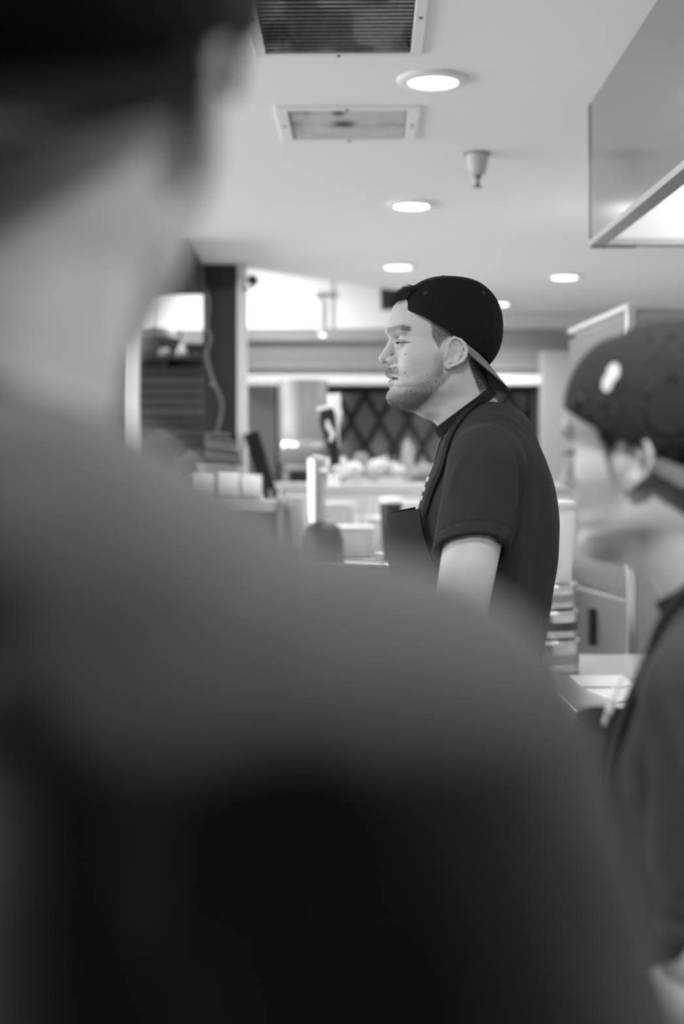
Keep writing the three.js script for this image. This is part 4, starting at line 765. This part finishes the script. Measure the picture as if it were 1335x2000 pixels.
const man = person({
  label: 'man in profile wearing a backwards black cap, dark T-shirt and apron', pos: [0.27, 0, -2.65], turn: 0, s: 1, w: 1,
  head: { O: L(880, 700).add(V(0, 0, 0)), yaw: 0.13, size: 1.015 }, neckBase: V(-0.012, 1.505, 0), yokeLift: 0.0,
  skin: 0.46, headCell: 0.0017, bodyCell: 0.006, shirtCell: 0.0038, collarCell: 0.0022,
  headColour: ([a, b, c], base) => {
    let v = base; const ac = Math.abs(c);
    const lips = a > 98 && ac < 22 && b < -26 && b > -53 ? sstep(22, 17, ac) * sstep(-26, -29, b) * sstep(-53, -50, b) : 0; v = mixn(v, base * 0.72, lips);
    if (a > 98 && ac < 22 && b < -37 && b > -41.5 && a < 111) v = 0.05;
    const brow = sstep(6, 3.5, Math.abs(b - (50 - Math.abs(a - 104) * 0.15))) * sstep(80, 88, a) * (ac > 6 ? 1 : 0) * sstep(123, 119, a); v = mixn(v, 0.10, 0.75 * brow);
    const es = Math.hypot(a - 90.5, b - 24.5, ac - 31.5); if (es < 12.75) v = Math.hypot(b - 23, (ac - 28)) < 7.5 ? 0.02 : 0.3;
    if (ac > 30 && a > 82.5 && a < 103) v = mixn(v, 0.07, 0.85 * sstep(1.7, 0.7, Math.abs(b - 24.2 + (103 - a) * 0.06)) * sstep(82, 87, a));  // lash line along the lid, with the fold shadow painted into it
    v = mixn(v, 0.15, 0.5 * manBeard(a, b, c) * (0.6 + 0.5 * noise3(a * 1.3, b * 0.5, c * 1.3)));
    v = mixn(v, 0.07, 0.62 * manSide(a, b, c) * (0.65 + 0.4 * noise3(a * 1.5, b * 0.45, c * 1.5)));
    for (const [ma, mb, r] of [[93, 2, 0.8], [93, -31, 0.7], [88, -38.5, 0.6], [60, -97, 0.4]]) if (c > 0) v = mixn(v, 0.09, sstep(r + 0.8, r - 0.2, Math.hypot(a - ma, b - mb)));
    if (a < -14 - Math.max(0, 4 - b) * 0.42 && Math.hypot(a - 7, b - 4) > 31 && b > -66 - (a + 22) * 0.2) v = mixn(v, 0.035, 0.5 + 0.5 * noise3(a * 0.9, b * 0.5, c * 0.9));
    v *= 1 + 0.05 * (noise3(a * 0.25, b * 0.25, c * 0.25) - 0.5);
    return v;
  },
  arms: [{ sh: V(-0.02, 1.448, 0.178), el: V(-0.072, 1.175, 0.222), wr: V(-0.30, 1.10, 0.13), hem: V(-0.02, -1, 0.55) }, { sh: V(-0.02, 1.448, -0.178), el: V(-0.05, 1.175, -0.225), wr: V(-0.29, 1.10, -0.13), hem: V(-0.02, -1, -0.55) }],
  sleeveT: 0.545, sleeveR: 0.066, sleeveR1: 0.0665, shirtMat: cotton(0.028), collarMat: cotton(0.015),
  collar: { p: L(898, 812), n: V(-0.60, 0.80, 0), h: 0.02 },
  folds: [
    ...[[[1000, 850], [1022, 905], [1032, 1000], [1030, 1120], [1022, 1260]], [[1020, 850], [1050, 930], [1062, 1020], [1060, 1120], [1045, 1260]], [[985, 835], [1015, 880], [1040, 960]], [[1008, 826], [1042, 880], [1064, 950]], [[970, 845], [1000, 890], [1018, 935]], [[960, 815], [1000, 838], [1030, 880]], [[975, 805], [1015, 835], [1045, 885]], [[1030, 870], [1058, 940], [1074, 1010]], [[1012, 930], [1030, 985], [1036, 1060]], [[1070, 960], [1078, 1030], [1074, 1110]], [[985, 860], [1008, 905], [1022, 965]]].map((q, i) => ({ pts: q.map(([x, y]) => L(x, y, 2.5 + 0.02 * (i % 3))), r: i < 2 ? 0.0075 : 0.0055, depth: i < 2 ? 0.015 : 0.011 - 0.0004 * i })),
    { pts: [L(856, 905, 2.47), L(885, 868, 2.46), L(928, 856, 2.46), L(968, 870, 2.46), L(1015, 918, 2.47)], r: 0.0024, depth: 0.0022, groove: true },
    { pts: [L(963, 790, 2.55), L(963, 826, 2.5), L(965, 862, 2.46)], r: 0.0018, depth: 0.0015, groove: true },
    { pts: [L(985, 870, 2.44), L(1018, 925, 2.44), L(1018, 1000, 2.45)], r: 0.009, depth: 0.006, groove: true },
    { pts: [L(862, 960, 2.42), L(880, 920, 2.42), L(905, 890, 2.42)], r: 0.006, depth: 0.005 },
    { pts: [L(990, 1000, 2.42), L(975, 1040, 2.42), L(940, 1060, 2.42)], r: 0.006, depth: 0.005 },
    { pts: [L(990, 930, 2.42), L(1000, 980, 2.42), L(985, 1040, 2.42)], r: 0.007, depth: 0.006 },
  ],
});
{
  const { hd, t, headGeo, shirtOuter, shirtF } = man;
  cap3(man, { label: 'black cap worn backwards', ca: 4, cb: 56, ra: 99, rb: 95, rc: 85, p0: [99, 87.5], cell: 0.0022, mat: new THREE.MeshPhysicalMaterial({ color: g(0.009), roughness: 0.9, specularIntensity: 0.25, side: THREE.DoubleSide }), brimMat: cotton(0.17), underMat: cotton(0.03), open: [112, 116, 34, 26, 36], button: [14, 152], buttonMat: M(0.05, 0.8), eyelets: [[-46, 112, 60], [-88, 84, 40], [60, 112, 62]], dents: [[[40, 166, 0], [-40, 168, 22], 14, 14]] });
  const dk = M(0.03, 0.5), bd = M(0.06, 0.6);
  // forehead strap of the cap
  // hair: tuft over the forehead, sides, stubble, brows
  const tuft = []; 
  for (let i = 0; i < 1500; i++) {
    const u = rnd(), v = rnd(), c = (rnd() * 2 - 1) * 40, a = mixn(78, 101, u) - c * c * 0.007, b = mixn(100, 126, 1 - u * 0.9) + 3 * (v - 0.5);
    const len = mixn(10, 23, rnd()) * (0.75 + 0.25 * u); const d = hd.dir(0.85 + 0.25 * (rnd() - 0.5), 0.28 + 0.5 * (rnd() - 0.5) - 0.25 * u, 0.35 * (rnd() - 0.5) + c * 0.004);
    tuft.push({ p: hd.from(a, b, c), d, len: len * hd.mm, r: 0.00042, sag: hd.dir(0.25, -1, 0).multiplyScalar(0.006 * rnd()) });
  }
  part('hair', hairs(tuft, 3), M(0.022, 0.4), t);
  const P = headGeo.attributes.position, N = headGeo.attributes.normal, beard = [], side = [], brow = [];
  for (let i = 0; i < P.count; i++) {
    const x = P.getX(i), y = P.getY(i), z = P.getZ(i), [a, b, c] = hd.to(x, y, z), n = V(N.getX(i), N.getY(i), N.getZ(i)), ac = Math.abs(c);
    const jit = V(rnd() - 0.5, rnd() - 0.5, rnd() - 0.5).multiplyScalar(0.0016), p = V(x, y, z).add(jit).addScaledVector(n, -0.0004);
    const m = manBeard(a, b, c), r0 = rnd(), r1 = rnd(), r2 = rnd();
    for (let q = 0; q < 2; q++) if (m > 0.05 && rnd() < 0.95 * Math.pow(m, 1.4) && n.dot(hd.dir(0, 1, 0)) < 0.9) beard.push({ p: p.clone().add(V(rnd() - 0.5, rnd() - 0.5, rnd() - 0.5).multiplyScalar(0.0014)), d: hd.dir(-0.05 + 0.5 * (r1 - 0.5), -0.8, 0).addScaledVector(n, 0.75).add(jit.clone().multiplyScalar(120)), len: mixn(0.0018, 0.0046, r2), r: 0.00013 });
    if (a < -12 - Math.max(0, 4 - b) * 0.42 && Math.hypot(a - 7, b - 4) > 31 && b > -68 && b < 30) side.push({ p, d: hd.dir(-0.1, -0.9, 0).addScaledVector(n, 0.35), len: mixn(0.003, 0.007, r2), r: 0.0002 });
    const sd = manSide(a, b, c); for (let q = 0; q < 2; q++) if (sd > 0.1 && rnd() < 0.8 * sd) side.push({ p: p.clone().add(V(rnd() - 0.5, rnd() - 0.5, rnd() - 0.5).multiplyScalar(0.0014)), d: hd.dir(-0.3 + 0.3 * (rnd() - 0.5), -0.9, 0).addScaledVector(n, 0.3), len: mixn(0.003, 0.007, r2), r: 0.00014 });
    const bl = 50.5 - Math.abs(a - 106) * 0.16; if (ac > 5 && a > 84 && a < 121 && Math.abs(b - bl) < 4.2 && n.dot(hd.dir(1, 0, 0.4)) > -0.2 && r0 < 0.95) brow.push({ p, d: hd.dir(-0.9, 0.25, 0).addScaledVector(n, 0.45), len: mixn(0.003, 0.007, r2), r: 0.0002 });
  }
  part('beard_stubble', hairs(beard, 1), bd, t).userData.label = 'short dark stubble'; part('side_hair', hairs(side, 1), bd, t); part('eyebrows', hairs(brow, 2), dk, t);
  const lash = []; for (let i = 0; i < 60; i++) for (const s of [-1, 1]) { const q = i / 59, c = 20 + 22 * q, a = 90.5 + Math.sqrt(Math.max(0, 12.9 ** 2 - (c - 31.5) ** 2)) * 0.99; lash.push({ p: hd.from(a, 25.2 - Math.abs(q - 0.5) * 2, s * c), d: hd.dir(1, -0.35 + 0.3 * rnd(), s * (q - 0.4) * 1.5), len: 0.005, r: 0.0003 }); }
  part('eyelashes', hairs(lash, 1), dk, t);
  // apron: bib, waist skirt, neck strap
  const ap = new THREE.Group(); ap.name = 'apron'; t.add(ap); ap.userData.label = 'dark apron with a stiff bib standing off the chest';
  const apM = new THREE.MeshPhysicalMaterial({ color: g(0.022), roughness: 0.9, specularIntensity: 0.3, side: THREE.DoubleSide });
  const yTop = L(757, 1003).y, ySide = L(812, 992).y;
  const bibSheet = (y0f, y1, nU, nV, frontX, halfW, sideX) => {
    const A = [], Bk = [], I = [], m = (nU + 1) * (nV + 1);
    for (let i = 0; i <= nU; i++) for (let j = 0; j <= nV; j++) {
      const u = -1 + 2 * i / nU, v = j / nV, y = mixn(y0f(u), y1, v), w = halfW(y), x = mixn(frontX(y), sideX(y), Math.pow(Math.abs(u), 1.7)) + 0.004 * Math.sin(u * 7 + y * 9) * v, z = u * w;
      A.push(V(x, y, z)); Bk.push(V(x + 0.0028, y, z));
    }
    const Pp = []; for (const q of [...A, ...Bk]) Pp.push(q.x, q.y, q.z); const st = nV + 1;
    for (let i = 0; i < nU; i++) for (let j = 0; j < nV; j++) { const a = i * st + j, b = a + st; I.push(a, b, b + 1, a, b + 1, a + 1, m + a, m + b + 1, m + b, m + a, m + a + 1, m + b + 1); }
    for (let j = 0; j < nV; j++) { I.push(j, j + 1, m + j + 1, j, m + j + 1, m + j); const a = nU * st + j; I.push(a, m + a + 1, a + 1, a, m + a, m + a + 1); }
    for (let i = 0; i < nU; i++) { const a = i * st, b = a + st; I.push(a, m + b, b, a, m + a, m + b); }
    const q = new THREE.BufferGeometry(); q.setAttribute('position', new THREE.Float32BufferAttribute(Pp, 3)); q.setIndex(I); q.computeVertexNormals(); return q;
  };
  const fx = table([[0.5, -0.19, -0.10, 0.2], [0.9, -0.178, -0.06, 0.2], [1.05, -0.178, -0.06, 0.195], [1.2, -0.182, -0.085, 0.175], [1.28, -0.184, -0.112, 0.135], [1.33, -0.185, -0.127, 0.105], [1.37, -0.1865, -0.131, 0.092]]);
  part('bib', bibSheet((u) => mixn(yTop, ySide, Math.pow(Math.abs(u), 1.5)), 0.52, 40, 60, (y) => fx(y, 1), (y) => fx(y, 3), (y) => fx(y, 2)), apM, ap);
  for (const sg of [1, -1]) part('neck_strap', ribbon(shirtOuter, [L(811, 1000, 2.562), L(824, 952, 2.556), L(848, 900, 2.55), L(872, 858, 2.555), L(905, 815, 2.57), L(938, 783, 2.6)].map((p) => V(p.x, p.y, sg * Math.max(p.z, 0.03))), 0.022, 0.003, 0.003), cotton(0.012), ap);
  part('waist_tie', ribbon(man.torso, [V(-0.10, 1.05, 0.165), V(0, 1.06, 0.19), V(0.09, 1.06, 0.1), V(0.12, 1.06, 0), V(0.09, 1.06, -0.1), V(0, 1.06, -0.19), V(-0.10, 1.05, -0.165)], 0.025, 0.003, 0.009), cotton(0.015), ap);
  // white print on the chest: a column of small block letters
  const pm = M(0.75, 0.7); for (const [px, py] of [[839, 926], [831, 947], [826.5, 966]]) for (const [dz, dy] of [[0.012, 0], [-0.03, 0.002]]) { const p = L(px, py); const q = onto(shirtOuter, V(p.x - 0.03, p.y + dy, dz + 0.01), 0.0015), [nx, ny, nz] = gradient(shirtOuter, q.x, q.y, q.z, 0.004); part('print_letter', new THREE.BoxGeometry(0.006, 0.009, 0.0022).applyQuaternion(new THREE.Quaternion().setFromUnitVectors(V(0, 0, 1), V(nx, ny, nz))).translate(q.x, q.y, q.z), pm, man.shirt).userData.label = 'white chest print'; }
}
// ── the worker on the right, head turned away ──
const p2 = person({
  label: 'worker on the right in a dark backwards cap with white marks, looking away', pos: [0.398, 0, -1.402], turn: -0.35, s: 0.855, w: 0.95,
  head: { O: V(-0.067, 1.434, 0), yaw: -0.31, pitch: 0.12, size: 0.975 }, neckBase: V(-0.005, 1.285, 0),
  skin: 0.39, headCell: 0.0028, bodyCell: 0.008, shirtCell: 0.006,
  headColour: ([a, b, c], base) => {
    let v = base; const ac = Math.abs(c);
    if (a > 98 && ac < 21 && b < -27 && b > -52) v *= 0.75;
    const brow = sstep(7, 4, Math.abs(b - (50 - Math.abs(a - 104) * 0.15))) * sstep(80, 88, a) * (ac > 6 ? 1 : 0); v = mixn(v, 0.10, 0.6 * brow);
    const es = Math.hypot(a - 90.5, b - 24.5, ac - 31.5); if (es < 12.7) v = 0.05;
    if (ac > 45 && Math.hypot(a - 7, b - 4) > 30 && b > -12) v = mixn(v, 0.02, sstep(0, 6, 44 + 0.3 * (b - 20) - a) * sstep(-14, 4, b));
    return v;
  },
  arms: [{ sh: V(-0.01, 1.225, 0.172), el: V(0.02, 0.985, 0.235), wr: V(-0.20, 0.92, 0.20), hem: V(0.05, -1, 0.1) }, { sh: V(-0.01, 1.225, -0.172), el: V(-0.03, 0.985, -0.22), wr: V(-0.25, 0.95, -0.14), hem: V(-0.1, -1, -0.1) }],
  sleeveT: 0.8, sleeveR: 0.07, sleeveR1: 0.074, shirtMat: cotton(0.026), collarMat: cotton(0.015),
  collar: { p: V(-0.03, 1.318, 0), n: V(-0.5, 0.85, 0), h: 0.018 },
  folds: [{ pts: [V(-0.1, 1.22, 0.15), V(-0.06, 1.12, 0.2), V(-0.02, 1.05, 0.25)], r: 0.009, depth: 0.006 }, { pts: [V(-0.05, 1.25, 0.2), V(-0.02, 1.15, 0.26), V(0.0, 1.08, 0.3)], r: 0.009, depth: 0.006 }, { pts: [V(-0.11, 1.12, 0.14), V(-0.09, 1.04, 0.17), V(-0.08, 0.95, 0.18)], r: 0.009, depth: 0.006 }, { pts: [V(-0.07, 1.2, 0.18), V(-0.05, 1.1, 0.19), V(-0.04, 1.02, 0.2)], r: 0.01, depth: 0.007, groove: true }],
});
{
  const { hd, t, shirtOuter } = p2;
  const c2 = cap3(p2, { label: 'dark cap worn backwards with two white marks', ca: 6, cb: 54, ra: 105, rb: 94, rc: 88, p0: [105, 76], cell: 0.0032, mat: new THREE.MeshPhysicalMaterial({ color: g(0.024), roughness: 0.9, specularIntensity: 0.25, sheen: 0.2, sheenColor: g(0.15), side: THREE.DoubleSide }), brimMat: cotton(0.10), underMat: cotton(0.02), button: [14, 146], eyelets: [[-40, 112, 62]], dents: [[[50, 150, 20], [10, 158, 60], 12, 14]] });
  for (const [px, py, r, lab] of [[1156, 703, 0.0085, 'upper white mark'], [1141, 730, 0.0075, 'lower white mark']]) {
    const w = at(px, py, 1.35).sub(t.position).applyAxisAngle(up, -t.rotation.y), p = onto(c2.F, w, 0.0008), [x, y, z] = gradient(c2.F, p.x, p.y, p.z, 0.003);
    part('white_mark', new THREE.CylinderGeometry(r, r * 0.9, 0.0025, 20).rotateX(Math.PI / 2).scale(0.8, 1.15, 1).applyQuaternion(new THREE.Quaternion().setFromUnitVectors(V(0, 0, 1), V(x, y, z))).translate(p.x, p.y, p.z), M(0.5, 0.8), c2.g0).userData.label = lab;
  }
  const N = p2.headGeo.attributes.normal, Pp = p2.headGeo.attributes.position, hl = [];
  for (let i = 0; i < Pp.count; i++) { const [a, b, c] = hd.to(Pp.getX(i), Pp.getY(i), Pp.getZ(i)), ac = Math.abs(c), n = V(N.getX(i), N.getY(i), N.getZ(i)); if (ac > 30 && Math.hypot(a - 7, b - 4) > 31 && b > -10 && a < 47 + 0.3 * (b - 20) || (a < -40 && b > -48)) if (rnd() < 0.8) hl.push({ p: V(Pp.getX(i), Pp.getY(i), Pp.getZ(i)), d: hd.dir(-0.3, -0.9, 0).addScaledVector(n, 0.35), len: mixn(0.006, 0.013, rnd()), r: 0.0005 }); }
  part('hair', hairs(hl, 2), M(0.012, 0.5), t);
  const ls = []; for (let i = 0; i < 40; i++) { const q = i / 39, c = 20 + 24 * q, a = 90.5 + Math.sqrt(Math.max(0, 12.9 ** 2 - (c - 31.5) ** 2)); ls.push({ p: hd.from(a, 25 - Math.abs(q - 0.5) * 2, c), d: hd.dir(1, -0.2, (q - 0.3) * 1.6), len: 0.008, r: 0.0006 }); }
  part('eyelashes', hairs(ls, 1), M(0.012, 0.5), t);
  // apron strap and bib edge with white lettering
  const ap = new THREE.Group(); ap.name = 'apron'; t.add(ap); ap.userData.label = 'black apron strap and bib with white print';
  for (const sg of [1, -1]) part('neck_strap', ribbon(shirtOuter, [V(-0.14, 1.12, 0.07), V(-0.10, 1.2, 0.085), V(-0.07, 1.27, 0.085), V(-0.02, 1.315, 0.08), V(0.05, 1.33, 0.06)].map((p) => V(p.x, p.y, sg * p.z)), 0.028, 0.003, 0.003), cotton(0.008), ap);
  const q = [], nU = 30, nV = 40, I = []; for (let i = 0; i <= nU; i++) for (let j = 0; j <= nV; j++) { const u = -1 + 2 * i / nU, v = j / nV, y = mixn(1.195, 0.45, v), w = mixn(0.10, 0.18, sstep(0, 0.3, v)), p = y > 0.72 ? onto(p2.torso, V(-0.2, y, u * w), 0.012 + 0.03 * sstep(0.95, 1.18, y) * (1 - u * u)) : V(-0.15 + 0.1 * u * u, y, u * w); q.push(p.x, p.y, p.z); if (i && j) { const A = (i - 1) * (nV + 1) + j - 1, B = A + nV + 1; I.push(A, B, B + 1, A, B + 1, A + 1); } }
  const bg = new THREE.BufferGeometry(); bg.setAttribute('position', new THREE.Float32BufferAttribute(q, 3)); bg.setIndex(I); bg.computeVertexNormals(); part('bib', bg, cotton(0.02), ap);
  const pm = M(0.6, 0.7); for (const [y, h] of [[1.238, 0.016], [1.218, 0.014], [1.2, 0.012]]) for (const z of [0.03, 0.055, 0.0]) { const p = onto(p2.torso, V(-0.18, y, z), 0.014), [nx, ny, nz] = gradient(p2.torso, p.x, p.y, p.z, 0.004); part('print_letter', new THREE.BoxGeometry(0.012, h, 0.003).applyQuaternion(new THREE.Quaternion().setFromUnitVectors(V(0, 0, 1), V(nx, ny, nz))).translate(p.x, p.y, p.z), pm, ap).userData.label = 'white print'; }
}
// ── the worker nearest the camera, seen from behind ──
const p1 = person({
  label: 'worker nearest the camera seen from behind, dark shirt and blurred shoulder', pos: [-0.155, 0, -0.535], turn: -1.95, s: 0.912, w: 1.0,
  head: { O: V(-0.067, 1.575, 0.0), yaw: 0.15, roll: -0.10, pitch: 0.16, size: 1.0 }, neckBase: V(-0.005, 1.392, 0),
  skin: 0.6, headCell: 0.004, bodyCell: 0.01, shirtCell: 0.008,
  headColour: ([a, b, c], base) => { const ac = Math.abs(c); const hair = Math.hypot(a - 7, b - 4) > 30 && (a < -5 ? b > mixn(6, -46, clamp((-a - 5) / 60, 0, 1)) : b > 18 && a < 40); return hair ? 0.012 : base; },
  arms: [{ sh: V(-0.01, 1.300, 0.178), el: V(-0.03, 1.06, 0.235), wr: V(-0.25, 1.0, 0.16), hem: V(0, -1, 0) }, { sh: V(-0.01, 1.312, -0.182), el: V(-0.03, 1.06, -0.252), wr: V(-0.25, 1.0, -0.16), hem: V(0, -1, 0) }],
  sleeveT: 0.7, sleeveR: 0.07, sleeveR1: 0.072, shirtMat: cotton(0.047, 0, 0, 0.5), collarMat: cotton(0.02),
  collar: { p: V(-0.01, 1.42, 0), n: V(-0.45, 0.9, 0), h: 0.022 }, collarCell: 0.004,
  folds: [{ pts: [V(0.1, 1.36, -0.08), V(0.12, 1.25, -0.13), V(0.12, 1.1, -0.15)], r: 0.016, depth: 0.012, groove: true }],
});
{
  const { hd, t } = p1;
  // short dark hair at the nape and sides
  const hairF = (x, y, z) => { const [a, b, c] = hd.to(x, y, z); const line = a < -5 ? mixn(4, -46, clamp((-a - 5) / 60, 0, 1)) : 20; return Math.max(headField(a, b, c, false) - 5, line - b, a - 45, -(Math.hypot(a - 7, b - 4, Math.max(0, 68 - Math.abs(c))) - 30)) * hd.mm; };
  const o = hd.from(0, 50, 0); part('hair', polygonise(hairF, [o.x - 0.13, o.y - 0.12, o.z - 0.13], [o.x + 0.13, o.y + 0.12, o.z + 0.13], 0.0045), M(0.014, 0.6), t);
  cap3(p1, { label: 'black cap worn backwards', ca: 4, cb: 54, ra: 100, rb: 94, rc: 87, p0: [100, 84], cell: 0.004, mat: M(0.014, 0.9), brimMat: cotton(0.018), underMat: cotton(0.012), button: [14, 150] });
}
renderer.render(scene, camera);
